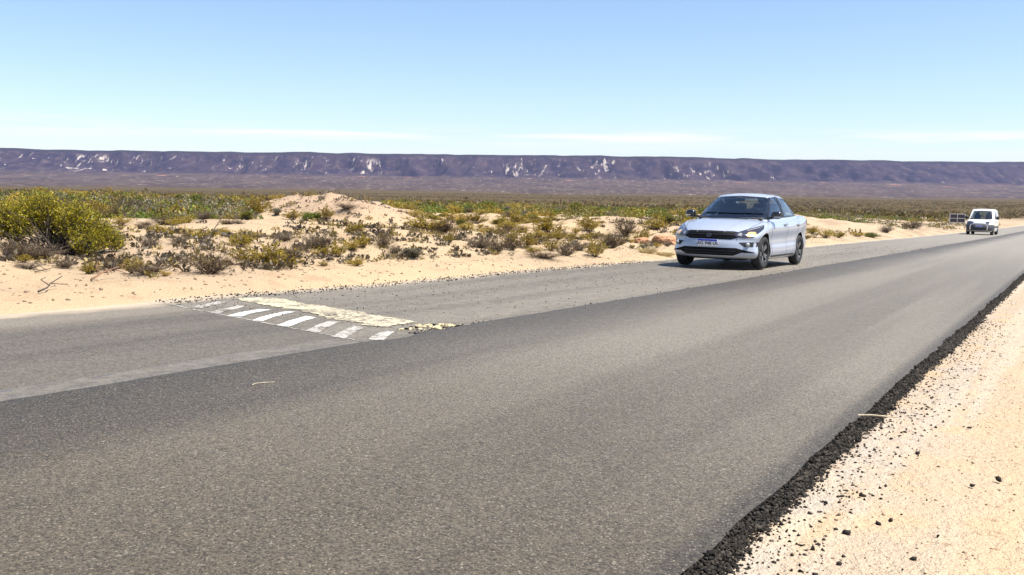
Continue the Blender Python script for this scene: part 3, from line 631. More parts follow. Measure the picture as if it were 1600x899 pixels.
# ---- shrubs placed one by one
PLACED = [
    ('grey', -11.73, 7.07, 0.59, 0.25, "low grey twiggy shrub under the left front of the large yellow-green bush"),
    ('twiggy', -11.70, 6.73, 0.41, 0.28, "dark twiggy shrub at the left border below the large bush"),
    ('grey', -10.51, 7.00, 0.21, 0.14, "small round grey dry shrub below the large bush's right foot"),
    ('grey', -10.47, 6.19, 0.33, 0.11, "flat grey dry shrub on the sand below the large bush"),
    ('grey', -10.83, 6.88, 0.29, 0.19, "grey dry shrub close under the right foot of the large bush"),
    ('twiggy', -10.87, 7.62, 0.34, 0.26, "brown twiggy shrub right below the large bush's right flank"),
    ('olive', -9.82, 7.10, 0.20, 0.22, "small yellow-olive shrub right of the brown twiggy shrub near the large bush"),
    ('grey', -12.06, 9.03, 0.33, 0.23, "upright grey dry shrub on bare sand right of the large bush"),
    ('grey', -12.36, 9.79, 0.31, 0.17, "thin grey dry shrub on open sand between the large bush and the dead branch"),
    ('twiggy', -9.61, 7.14, 0.39, 0.16, "low dark twiggy shrub on the sand verge right of the small yellow-olive shrub"),
    ('twiggy', -9.07, 7.67, 0.55, 0.33, "wide dark twiggy shrub at the verge above the row of white stripes"),
    ('olive', -9.95, 9.03, 0.41, 0.32, "olive shrub right of the wide dark verge shrub"),
    ('olive', -11.46, 10.31, 0.43, 0.29, "mid-size olive shrub behind the wide dark verge shrub"),
    ('gold', -9.33, 7.20, 0.14, 0.09, "tiny yellow tuft-like shrub low on the sand verge left of the hump markings"),
    ('olive', -9.51, 9.17, 0.59, 0.41, "large olive-grey shrub on the verge above the yellow band"),
    ('twiggy', -9.68, 9.59, 0.37, 0.33, "dark twiggy shrub growing into the large olive-grey verge shrub"),
    ('grey', -11.46, 11.26, 0.37, 0.17, "low grey dry shrub left of the dark grey shrub below the mounds"),
    ('grey', -10.53, 11.09, 0.54, 0.35, "broad dark grey shrub on the slope below the taller mound"),
    ('olive', -10.07, 10.63, 0.26, 0.22, "small olive shrub right below the broad dark grey shrub"),
    ('olive', -9.93, 10.89, 0.28, 0.30, "upright olive shrub midway down the bank below the mounds"),
    ('gold', -10.24, 11.57, 0.28, 0.28, "golden yellow shrub between two olive shrubs below the mounds"),
    ('olive', -10.28, 11.90, 0.26, 0.28, "olive shrub immediately right of the golden shrub below the mounds"),
    ('olive', -12.99, 14.80, 0.43, 0.30, "olive-green shrub just under the gap between the two mounds"),
    ('twiggy', -10.18, 12.32, 0.33, 0.31, "dark upright twiggy shrub on the sand below the smaller mound"),
    ('grey', -9.72, 12.03, 0.28, 0.24, "grey dry shrub below and right of the dark upright twiggy shrub"),
    ('gold', -9.06, 10.34, 0.25, 0.15, "small golden shrub alone at the lower sand verge"),
    ('olive', -9.23, 9.81, 0.15, 0.09, "tiny olive shrub low on the verge left of the small golden shrub"),
    ('straw', -9.59, 11.80, 0.21, 0.13, "pale straw tuft at the verge below the smaller mound"),
    ('grey_leaf', -9.43, 12.16, 0.75, 0.26, "wide pale grey-green sprawling shrub on the verge right of the mounds"),
    ('olive', -13.00, 17.32, 0.90, 0.48, "large branchy olive shrub right of the smaller mound"),
    ('twiggy', -12.52, 17.34, 0.44, 0.47, "dark twiggy shrub joined to the right of the large branchy olive shrub"),
    ('olive', -10.73, 15.01, 0.23, 0.23, "small olive shrub on open sand below the branchy olive shrub"),
    ('grey', -10.10, 15.22, 0.51, 0.33, "grey dry shrub on the verge midway between the mounds and the car"),
    ('twiggy', -9.54, 14.91, 0.42, 0.37, "dark upright twiggy shrub on the verge midway between mounds and car"),
    ('olive', -10.24, 16.54, 0.27, 0.38, "narrow olive shrub behind the verge midway to the car"),
    ('olive', -17.05, 25.42, 0.72, 0.47, "olive shrub on the upper sand between mounds and dark green dome"),
    ('grey_leaf', -21.24, 20.53, 0.56, 0.36, "grey-green shrub at the left foot of the taller mound"),
    ('olive', -18.55, 18.54, 0.60, 0.35, "olive shrub at the front foot of the taller mound"),
    ('bright', -19.78, 20.51, 0.77, 0.50, "bright green shrub at the front foot of the taller mound"),
    ('olive', -19.34, 20.71, 0.46, 0.46, "yellowish shrub at the right front foot of the taller mound"),
    ('grey', -19.24, 21.46, 0.71, 0.24, "low grey dry shrub in the saddle between the two mounds"),
    ('bright', -22.27, 19.76, 0.55, 0.40, "bright green low shrub on the sand crest left of the mounds"),
    ('green', -17.79, 16.19, 0.42, 0.38, "dark green low shrub right beside the bright green crest shrub"),
    ('grey', -18.55, 15.48, 0.41, 0.32, "grey dry shrub on the sand crest behind the dead branch"),
    ('grey_leaf', -26.63, 18.92, 1.04, 0.54, "pale grey-green shrub right behind the large bush's top"),
    ('grey_leaf', -26.77, 20.15, 1.21, 0.52, "pale grey-green shrub on the crest between large bush and sand gap"),
    ('grey_leaf', -26.25, 21.02, 0.97, 0.44, "pale grey-green shrub at the crest's right end"),
    ('green', -32.15, 60.71, 2.38, 1.24, "dark green domed shrub standing out behind the sandy scrub"),
    ('bright', -30.35, 61.66, 2.85, 0.66, "low bright green shrub spreading right of the dark green dome"),
    ('bright', -41.35, 63.52, 2.62, 1.05, "bright green shrub behind the sand right of the mounds"),
    ('green', -56.65, 79.02, 2.42, 0.94, "green shrub behind the smaller mound's right flank"),
    ('olive', -9.93, 16.67, 0.46, 0.38, "olive shrub near the verge left of the row before the car"),
    ('twiggy', -9.71, 15.75, 0.39, 0.36, "dark twiggy shrub left of the olive verge shrub halfway to the car"),
    ('twiggy', -8.76, 16.28, 0.51, 0.36, "dark grey twiggy shrub low on the verge left of the car"),
    ('olive', -8.48, 17.03, 0.40, 0.40, "olive shrub on the verge left of the car"),
    ('grey', -9.27, 17.84, 0.42, 0.28, "grey dry shrub between two verge shrubs left of the car"),
    ('twiggy', -9.49, 19.92, 0.67, 0.49, "wide twiggy shrub on the sand a little left of the car"),
    ('olive', -12.85, 22.85, 0.91, 0.55, "broad olive shrub on the mid sand below the dark green dome"),
    ('olive', -18.30, 29.67, 1.11, 0.58, "broad olive shrub on the upper sand left of the dark green dome"),
    ('olive', -13.00, 25.62, 0.80, 0.60, "olive shrub on the mid sand right of the broad olive one"),
    ('twiggy', -11.83, 25.83, 0.71, 0.78, "tall dark twiggy shrub on the mid sand left of the car"),
    ('olive', -10.95, 25.10, 0.60, 0.49, "olive shrub between the tall twiggy shrub and the car"),
    ('olive', -12.00, 28.62, 0.94, 0.51, "olive shrub behind the clay bank left of the car"),
    ('green', -13.76, 34.03, 0.85, 0.70, "dense green shrub touching the car's left mirror in view"),
    ('straw', -8.56, 19.94, 0.60, 0.21, "pale yellow-green straw tuft at the verge left of the car"),
    ('straw', -8.18, 20.10, 0.54, 0.15, "pale straw tuft at the verge close to the car's front bumper"),
    ('grey_leaf', -8.97, 20.80, 0.47, 0.25, "greenish grey shrub behind the straw tufts by the car"),
    ('twiggy', -8.61, 15.13, 0.73, 0.17, "low brown shrub along the verge left of the car"),
    ('green', -8.45, 46.42, 1.22, 0.40, "low green shrub at the verge between car and van"),
    ('grey', -8.85, 52.61, 0.82, 0.62, "dark grey dry shrub right behind the low green verge shrub"),
    ('twiggy', -10.40, 72.68, 1.31, 0.65, "dark brown shrub at the verge left of the road sign"),
    ('gold', -9.03, 39.59, 0.64, 0.43, "golden shrub on the sand right behind the car"),
    ('gold', -8.85, 45.18, 0.60, 0.30, "small golden shrub left of the low green verge shrub"),
    ('olive', -10.33, 42.78, 0.64, 0.41, "olive shrub right beside the car's tail"),
    ('olive', -8.68, 40.34, 0.54, 0.32, "olive shrub between the golden shrubs behind the car"),]
for k, x, y, wd, ht, lab in PLACED: plant(k, x, y, wd, ht * .78, lab, None, parts=(wd > .55 or ht > .5))
# ---- scattered shrubs
DESC = dict(green='green rounded shrub', bright='bright green shrub', grey_leaf='pale grey-green shrub', olive='olive leafy shrub', gold='golden yellow shrub', twiggy='dark twiggy shrub', grey='dry grey shrub', straw='straw grass tuft')
def in_view(R, phi): return -R * math.sin(phi), R * math.cos(phi)
POOL = []
taken = [(p[1], p[2], p[3]) for p in PLACED] + [(-12.15, 7.62, 1.9)]
def scatter(n, r0, r1, d0, d1, mix, w0, w1, asp, where, clump=.35, bare=True, tries=9000, ph=(3.5, 60)):
    c = 0
    for _ in range(tries):
        if c >= n: break
        R = r0 + (r1 - r0) * R_.random() ** .8; phi = rad(R_.uniform(*ph)); x, y = in_view(R, phi); d = LEFT_EDGE - x
        if not d0 < d < d1: continue
        if float(fbm(x * clump, y * clump, 2, 200)) < -.1 + .3 * R_.random(): continue
        if bare:                                     # spoil heaps and their skirts stay bare
            if any((x - m[0]) ** 2 + (y - m[1]) ** 2 < (1.9 if m[4] > .3 else .5) ** 2 for m in MOUNDS[:6]): continue
            if 19.5 < R < 36 and rad(38.5) < phi < rad(47): continue
        wd = R_.uniform(w0, w1)
        if any((x - a) ** 2 + (y - b) ** 2 < (.42 * (s + wd)) ** 2 for a, b, s in taken): continue
        k = R_.choices(list(mix), list(mix.values()))[0]; taken.append((x, y, wd)); c += 1
        o = plant(k, x, y, wd, wd * R_.uniform(*asp), None, '%ss %s' % (DESC[k], where)); POOL.append((k, where, o))
    return c
scatter(170, 9, 40, .95, 9, dict(olive=7, twiggy=3, grey=1.5, gold=2.2, straw=1.2), .14, .42, (.32, .62), 'on the sandy bank')
scatter(150, 20, 48, 6, 26, dict(olive=6, twiggy=2, grey=1, gold=3.5, grey_leaf=1.5, green=2, straw=1.2), .30, .75, (.32, .55), 'on the sand flat')
scatter(75, 25, 46, 13, 48, dict(green=5, olive=4, grey_leaf=2, twiggy=2, gold=1, bright=1), .6, 1.15, (.42, .68), 'in the scrub belt', ph=(43.5, 60), tries=6000)
scatter(120, 36, 78, 9, 60, dict(green=5, olive=4, bright=2, gold=2.5, grey_leaf=2, twiggy=1.5), .6, 1.3, (.34, .55), 'in the scrub belt', bare=False)
# each scattered shrub is named by its kind, its ground and its order between landmarks
ORD = 'first second third fourth fifth sixth seventh eighth ninth tenth eleventh twelfth thirteenth fourteenth fifteenth sixteenth seventeenth eighteenth nineteenth twentieth twenty-first twenty-second twenty-third twenty-fourth twenty-fifth twenty-sixth twenty-seventh twenty-eighth twenty-ninth thirtieth'.split()
def px_of(o):
    d = o.location - Vector((0, 0, CAM_H)); return 800 + CAM_F * d.dot(_r2) / d.dot(_fw)
SECT = [(210, 'beside the large bush'), (415, 'between bush and mounds'), (660, 'at the mounds'), (880, 'right of the mounds'), (1056, 'left of the car'), (9999, 'beyond the car')]
buck = {}
for k, where, o in POOL: buck.setdefault((k, where, next(s for lim, s in SECT if px_of(o) < lim)), []).append(o)
for (k, where, sec), os_ in buck.items():
    os_.sort(key=px_of)
    for i, o in enumerate(os_): o['label'] = '%s %s, %s from left of those %s' % (DESC[k], where, ORD[min(i, 29)], sec) if len(os_) > 1 else '%s %s, the only one %s' % (DESC[k], where, sec)

# ---- shrubland too far or too dense to count: low-detail leafy clumps joined into one object
def shrubland(name, N, r0, r1, d0, K, wr, hr, leaf, pal, seed, label, gap=-.15, pw=1.0, phis=(1.5, 64)):
    g = np.random.default_rng(seed); R = r0 + (r1 - r0) * g.random(N * 2) ** pw; phi = np.radians(g.uniform(*phis, N * 2)); x = -R * np.sin(phi); y = R * np.cos(phi); d = LEFT_EDGE - x
    keep = (d > d0) & (fbm(x * 2.2 / r0, y * 2.2 / r0, 3, seed) > gap); x, y, R = x[keep][:N], y[keep][:N], R[keep][:N]; n = len(x)
    wd = g.uniform(*wr, n); ht = wd * g.uniform(*hr, n); z = ground_z(x, y)
    u = unit(g.standard_normal((n, K, 3))); rr = g.random((n, K, 1)) ** .4; C = u * rr * np.array([.5, .5, .5]) ; C[..., 2] = np.abs(C[..., 2]) * 2 * (1 - .4 * np.hypot(C[..., 0], C[..., 1]) * 2)
    C = C * np.stack([wd, wd, ht], -1)[:, None] + np.stack([x, y, z], -1)[:, None]
    D = unit(u * np.array([1, 1, .4]) + np.array([0, 0, .7]) + .6 * g.standard_normal((n, K, 3)))
    lw = (leaf * (wd / np.mean(wr)))[:, None] * g.uniform(.6, 1.3, (n, K))
    V, F = leaves(C.reshape(-1, 3), D.reshape(-1, 3), lw.ravel(), lw.ravel() * .30, g)
    pal = np.array(pal); w_ = pal[:, 3] / pal[:, 3].sum(); patch = ((fbm(x * 1.1 / r0, y * 1.1 / r0, 2, seed + 9) + 1) * .5).clip(0, .999)
    ci = np.where(g.random(n) < .6, np.searchsorted(np.cumsum(w_), g.random(n)).clip(0, len(pal) - 1), (patch * len(pal)).astype(int))
    c = pal[ci, :3] * g.uniform(.75, 1.25, (n, 1)); col = np.repeat(c, K * 4, 0)
    o = obj(name, mesh_np(name, V, F, [M['leaf_mix']], col=col)); return tag(o, label, 'shrubland', None, 'stuff')
PAL = [(.10, .115, .014, 3), (.19, .18, .018, 3.5), (.24, .19, .026, 3), (.36, .24, .04, 1.8), (.14, .11, .065, 2), (.11, .16, .012, 1.0), (.20, .18, .11, 1.3)]
PALF = [(.095, .085, .014, 3), (.115, .085, .020, 3), (.13, .090, .032, 3), (.22, .155, .06, 1.2), (.09, .062, .030, 2.5)]
shrubland('ground_scrub', 4200, 9, 46, 1.2, 22, (.06, .20), (.4, .9), .055, [(.20, .15, .04, 3), (.13, .10, .06, 3), (.16, .13, .09, 2), (.36, .27, .11, 1.5), (.08, .06, .045, 2)], 301, 'tiny dry tufts and litter sprinkled over the sand bank left of the road', -.05, .8)
shrubland('middle_shrubland', 3600, 44, 150, 8, 110, (.7, 1.6), (.28, .46), .11, PAL, 302, 'mixed olive and green shrubs covering the plain behind the sand', -.35, .8)
shrubland('scrub_belt_shrubs', 750, 26, 48, 12, 110, (.5, 1.15), (.38, .62), .075, PAL, 305, 'dense green and olive shrubs behind the sand crest left of the mounds', -.45, .8, (47.5, 63))
shrubland('scrub_belt_shrubs', 620, 38, 62, 12, 90, (.55, 1.2), (.32, .5), .085, PAL, 306, 'dense green and olive shrubs between the mounds and the car', -.35, .8, (19, 37))
shrubland('distant_shrubland', 14000, 140, 1500, 8, 20, (1.2, 3.2), (.3, .5), .40, PALF, 303, 'dark brownish shrubland of the distant plain below the mesa', -.45, 1.0)
shrubland('roadside_scrub', 500, 40, 140, 1.2, 26, (.2, .6), (.4, .7), .10, [(.24, .17, .05, 3), (.15, .125, .030, 3), (.12, .11, .03, 2), (.13, .105, .07, 2)], 304, 'low golden scrub along the far verge towards the van', -.3, 1.0, (2, 16))

# ---- dead wood
def stick(name, pts, r, mat, label, cat, forks=()):
    def tube(P, r0):
        P = [Vector(p) for p in P]; bm_pts = []; n = len(P); V = []; F = []
        for i, p in enumerate(P):
            d = (P[min(i + 1, n - 1)] - P[max(i - 1, 0)]).normalized(); a = d.cross(Vector((0, 0, 1)) if abs(d.z) < .9 else Vector((1, 0, 0))).normalized(); b = d.cross(a); rr = r0 * (1 - .6 * i / (n - 1))
            for k in range(6): V.append(p + (a * math.cos(k * 1.0472) + b * math.sin(k * 1.0472)) * rr)
        for i in range(n - 1):
            for k in range(6): F.append((i * 6 + k, i * 6 + (k + 1) % 6, i * 6 + 6 + (k + 1) % 6, i * 6 + 6 + k))
        return np.array([v[:] for v in V]), np.array(F)
    v, f = join([tube(pts, r)] + [tube(p, r * .6) for p in forks]); base = np.array([pts[0][0], pts[0][1], 0.0]); base[2] = float(ground_z(np.array(base[0]), np.array(base[1]))) if base[0] < LEFT_EDGE or base[0] > RIGHT_EDGE else float(road_z(base[1]))
    if base[0] > RIGHT_EDGE: base[2] = float(bank_z(np.array(base[0]), np.array(base[1])))
    o = obj(name, mesh_np(name, v - np.array([pts[0][0], pts[0][1], 0]), f, [mat], smooth=True)); o.location = base; return tag(o, label, cat)
# ================================================================= vehicles
def box_grid(As, Bs, Cs, fn):
    """surface of a box whose grid lines sit at As x Bs x Cs, moved by fn(a,b,c)"""
    idx = {}; V = []; F = []; na, nb, nc = len(As), len(Bs), len(Cs)
    def v(i, j, k):
        if (i, j, k) not in idx: idx[i, j, k] = len(V); V.append(fn(As[i], Bs[j], Cs[k]))
        return idx[i, j, k]
    for j in range(nb - 1):
        for k in range(nc - 1):
            F.append((v(0, j, k), v(0, j, k + 1), v(0, j + 1, k + 1), v(0, j + 1, k))); F.append((v(na - 1, j, k), v(na - 1, j + 1, k), v(na - 1, j + 1, k + 1), v(na - 1, j, k + 1)))
    for i in range(na - 1):
        for k in range(nc - 1):
            F.append((v(i, 0, k), v(i + 1, 0, k), v(i + 1, 0, k + 1), v(i, 0, k + 1))); F.append((v(i, nb - 1, k), v(i, nb - 1, k + 1), v(i + 1, nb - 1, k + 1), v(i + 1, nb - 1, k)))
        for j in range(nb - 1):
            F.append((v(i, j, 0), v(i, j + 1, 0), v(i + 1, j + 1, 0), v(i + 1, j, 0))); F.append((v(i, j, nc - 1), v(i + 1, j, nc - 1), v(i + 1, j + 1, nc - 1), v(i, j + 1, nc - 1)))
    me = bpy.data.meshes.new('shell'); me.from_pydata(V, [], F); me.update(); return me
def bake(o):
    bpy.context.view_layer.update(); dg = bpy.context.evaluated_depsgraph_get(); me = bpy.data.meshes.new_from_object(o.evaluated_get(dg)); o.modifiers.clear(); o.data = me; return o
def subsurf(o, n=2):
    m = o.modifiers.new('s', 'SUBSURF'); m.levels = n; m.render_levels = n; return bake(o)
def cut(o, cutters, op='DIFFERENCE'):
    for c in cutters:
        m = o.modifiers.new('b', 'BOOLEAN'); m.operation = op; m.solver = 'EXACT'; m.object = c; bake(o)
    for c in cutters: bpy.data.objects.remove(c)
    return o
def prism(outline, axis, a0, a1, mat=None):
    """outline in the two other axes, extruded along axis"""
    bm = bmesh.new()
    def P(u, v, w): return {'x': (w, u, v), 'y': (u, w, v), 'z': (u, v, w)}[axis]
    lo = [bm.verts.new(P(u, v, a0)) for u, v in outline]; hi = [bm.verts.new(P(u, v, a1)) for u, v in outline]; n = len(outline)
    bm.faces.new(lo); bm.faces.new(hi[::-1])
    for i in range(n): bm.faces.new((lo[i], hi[i], hi[(i + 1) % n], lo[(i + 1) % n]))
    bmesh.ops.recalc_face_normals(bm, faces=bm.faces)
    return bm_obj('cutter', bm, [mat] if mat else [])
def tree_of(o):
    bm = bmesh.new(); bm.from_mesh(o.data); t = BVHTree.FromBMesh(bm); bm.free(); return t
def patch(name, outline, bvh, direction, mat, parent, off=.004, seg=.03, dist=3.0, center=(0, 0, 0), smooth=True):
    """sheet that follows the body: outline (u,z) seen along a horizontal direction, laid off metres outside the surface"""
    d = Vector(direction).normalized(); up = Vector((0, 0, 1)); s = d.cross(up).normalized()
    if abs(d.z) > .9: s = Vector((1, 0, 0)); up = Vector((0, 1, 0))
    bm = bmesh.new(); c = Vector(center)
    f = bm.faces.new([bm.verts.new(c + s * u + up * v - d * dist) for u, v in outline]); bmesh.ops.triangulate(bm, faces=[f])
    for _ in range(7):
        ed = [e_ for e_ in bm.edges if e_.calc_length() > seg]
        if not ed: break
        bmesh.ops.subdivide_edges(bm, edges=ed, cuts=1); bmesh.ops.triangulate(bm, faces=bm.faces[:])
    bad = []
    for v in bm.verts:
        h, nrm, i_, dd = bvh.ray_cast(v.co, d, 20)
        if h is None: bad.append(v)
        else: v.co = h + (nrm if nrm.dot(d) < 0 else -nrm) * off
    bmesh.ops.delete(bm, geom=bad, context='VERTS'); bmesh.ops.recalc_face_normals(bm, faces=bm.faces)
    return bm_obj(name, bm, mat, parent, smooth)
def strip(name, line, wd, bvh, direction, mat, parent, off=.003, center=(0, 0, 0)):
    """thin panel gap or trim following a polyline"""
    out = []; L = [Vector(p) for p in line]
    l_, r_ = [], []
    for i, p in enumerate(L):
        d = (L[min(i + 1, len(L) - 1)] - L[max(i - 1, 0)]).normalized(); n = Vector((-d.y, d.x)) * wd * .5; l_.append((p + n)[:]); r_.append((p - n)[:])
    return patch(name, l_ + r_[::-1], bvh, direction, mat, parent, off, .05, center=center)
def lathe(prof, axis_x=True, n=40):
    """profile (x along axle, r) -> verts, faces"""
    V = []; F = []; m = len(prof)
    for k in range(n):
        a = 2 * math.pi * k / n
        for x, r in prof: V.append((x, r * math.cos(a), r * math.sin(a)))
    for k in range(n):
        for i in range(m - 1): F.append((k * m + i, k * m + i + 1, ((k + 1) % n) * m + i + 1, ((k + 1) % n) * m + i))
    return np.array(V), np.array(F)
def solid_mesh(name, bm, mat, smooth=False, bevel=0.0):
    if bevel: bmesh.ops.bevel(bm, geom=bm.edges[:], offset=bevel, segments=2, affect='EDGES', profile=.6)
    me = bpy.data.meshes.new(name); bm.normal_update(); bm.to_mesh(me); bm.free(); me.materials.append(mat)
    if smooth: me.polygons.foreach_set('use_smooth', np.ones(len(me.polygons), bool))
    return me
def rbox(name, c, s, mat, parent, bevel=.01, rot=None, taper=None):
    bm = bmesh.new(); bmesh.ops.create_cube(bm, size=1.0)
    for v in bm.verts:
        k = 1.0
        if taper and v.co.z > 0: k = taper
        v.co = Vector((v.co.x * s[0] * k, v.co.y * s[1] * k, v.co.z * s[2]))
    me = solid_mesh(name, bm, mat, True, bevel); o = obj(name, me, parent); o.location = c
    if rot: o.rotation_euler = rot
    return o
def ellipsoid(name, c, s, mat, parent, p=2.6, rot=None):
    bm = bmesh.new(); bmesh.ops.create_icosphere(bm, subdivisions=3, radius=1.0)
    for v in bm.verts:
        q_ = (abs(v.co.x) ** p + abs(v.co.y) ** p + abs(v.co.z) ** p) ** (1 / p); v.co = Vector((v.co.x / q_ * s[0], v.co.y / q_ * s[1], v.co.z / q_ * s[2]))
    o = obj(name, solid_mesh(name, bm, mat, True), parent); o.location = c
    if rot: o.rotation_euler = rot
    return o
def glass_mat(name, tint, refl):
    t = NT(name); tr = t.n('ShaderNodeBsdfTransparent'); tr.inputs[0].default_value = (*tint, 1); gl = t.n('ShaderNodeBsdfGlossy'); gl.inputs['Roughness'].default_value = .02
    lw = t.n('ShaderNodeFresnel'); lw.inputs[0].default_value = 1.5; f = t.math('ADD', t.math('MULTIPLY', lw.outputs[0], 1.3), refl)
    m = t.n('ShaderNodeMixShader'); t.l(f, m.inputs[0]); t.l(tr.outputs[0], m.inputs[1]); t.l(gl.outputs[0], m.inputs[2]); t.l(m.outputs[0], t.out.inputs['Surface']); return t.m
def paint_mat(name, col, metal, rough):
    t = NT(name); n = t.noise(t.coord(), 3, 3, .6); z = t.sep(t.coord())[2]
    dust_sheen = t.math('MULTIPLY', t.rangev(z, .75, .15, 0, .30), t.rangev(n, .3, .7))          # road dust on the lower panels
    c = t.mix(dust_sheen, col, (.42, .36, .29)); return t.done(t.bsdf(c, t.math('ADD', rough, t.math('MULTIPLY', dust_sheen, .5)), metal, .5, None, .8))
MV = dict(silver=paint_mat('silver_paint', (0.38, 0.42, 0.50), .15, .27), vanwhite=paint_mat('white_paint', (0.80, 0.80, 0.78), 0, .35), black=simple('black_plastic', (0.012, 0.012, 0.013), .45), gloss=simple('gloss_black', (0.010, 0.010, 0.011), .15, coat=.5),
    pit=simple('grille_black', (0.005, 0.005, 0.006), .7, spec=.15), dark=simple('wheel_well', (0.008, 0.008, 0.008), .9), tyre=simple('tyre_rubber', (0.018, 0.018, 0.019), .85, vary=.3), rim=simple('dark_alloy', (0.03, 0.03, 0.032), .35, .7), rimface=simple('machined_alloy', (0.24, 0.24, 0.25), .35, .7), chrome=simple('chrome', (.75, .75, .76), .12, 1.0), greyplastic=simple('grey_plastic', (0.045, 0.047, 0.058), .6),
    glass=glass_mat('windscreen_glass', (.86, .95, .95), .09), sideglass=glass_mat('side_glass', (.62, .74, .80), .14), seat=simple('dark_seat_fabric', (.045, .045, .05), .9), dash=simple('dashboard', (.035, .035, .038), .6), lens=simple('headlamp_lens', (.34, .33, .32), .08, .25, coat=1), amber=simple('amber_reflector', (.85, .50, .18), .25, .2, coat=1), lamphouse=simple('lamp_housing', (.045, .045, .06), .12, .3, coat=1), red=simple('red_lamp', (.45, .012, .012), .2, coat=1),
    plate=simple('plate_white', (.78, .78, .78), .5), plateblue=simple('plate_blue', (.01, .04, .50), .5), ink=simple('plate_ink', (.01, .01, .02), .6), sticker=simple('pale_sticker', (.6, .75, .75), .5))
def wheel(name, parent, loc, side, R, wd, rim_r, spokes, style):
    """side +1: outer face towards +x"""
    wl = empty(name, loc); wl.parent = parent
    h = wd / 2
    v, f = lathe([(-h * .75, rim_r * .97), (-h * .95, rim_r * 1.05), (-h, R * .86), (-h * .86, R * .965), (-h * .55, R), (h * .55, R), (h * .86, R * .965), (h, R * .86), (h * .95, rim_r * 1.05), (h * .75, rim_r * .97), (-h * .75, rim_r * .97)])
    obj('tyre', mesh_np('tyre', v, f, [MV['tyre']], smooth=True), wl)
    # tread grooves read as a slightly sunk barrel behind the rim
    parts = [lathe([(h * .80 * side, rim_r * 1.0), (h * .86 * side, rim_r * .96), (h * .70 * side, rim_r * .92), (-h * .5 * side, rim_r * .90), (-h * .5 * side, .02)])]
    rimo = obj('rim', mesh_np('rim', parts[0][0], parts[0][1], [MV['rim']], smooth=True), wl)
    bm = bmesh.new()
    for k in range(spokes):
        for dd in ((-.16, .16) if style == 'twin' else (0,)):
            a = 2 * math.pi * k / spokes; a1 = a + dd * .45; a2 = a + dd
            p0 = Vector((h * .62 * side, .05 * math.cos(a1), .05 * math.sin(a1))); p1 = Vector((h * .80 * side, rim_r * .95 * math.cos(a2), rim_r * .95 * math.sin(a2))); t_ = Vector((0, -math.sin(a), math.cos(a))); w0, w1 = .022, .017
            q = [p0 - t_ * w0, p0 + t_ * w0, p1 + t_ * w1, p1 - t_ * w1]; b = [x - Vector((.035 * side, 0, 0)) for x in q]; vs = [bm.verts.new(x) for x in q + b]
            for ff in ((0, 1, 2, 3), (7, 6, 5, 4), (0, 4, 5, 1), (1, 5, 6, 2), (2, 6, 7, 3), (3, 7, 4, 0)): bm.faces.new([vs[i] for i in ff])
    bmesh.ops.recalc_face_normals(bm, faces=bm.faces); me = bpy.data.meshes.new('spokes'); bm.to_mesh(me); bm.free(); me.materials.append(MV['rimface']); obj('spokes', me, wl)
    v, f = lathe([(h * .72 * side, .001), (h * .72 * side, .03), (h * .66 * side, .055), (h * .3 * side, .06)], n=16); obj('hub_cap', mesh_np('hub_cap', v, f, [MV['rim']], smooth=True), wl)
    return wl
def lerp(x, xs_, ys_): return float(np.interp(x, xs_, ys_))
def text_mesh(name, s, size, mat, parent, loc, rot):
    cu = bpy.data.curves.new(name, 'FONT'); cu.body = s; cu.size = size; cu.align_x = 'CENTER'; cu.align_y = 'CENTER'; cu.extrude = .0012; cu.offset = size * .012
    o = link(bpy.data.objects.new(name, cu)); dg = bpy.context.evaluated_depsgraph_get(); me = bpy.data.meshes.new_from_object(o.evaluated_get(dg)); bpy.data.objects.remove(o); me.materials.clear(); me.materials.append(mat)
    o = obj(name, me, parent); o.location = loc; o.rotation_euler = rot; return o

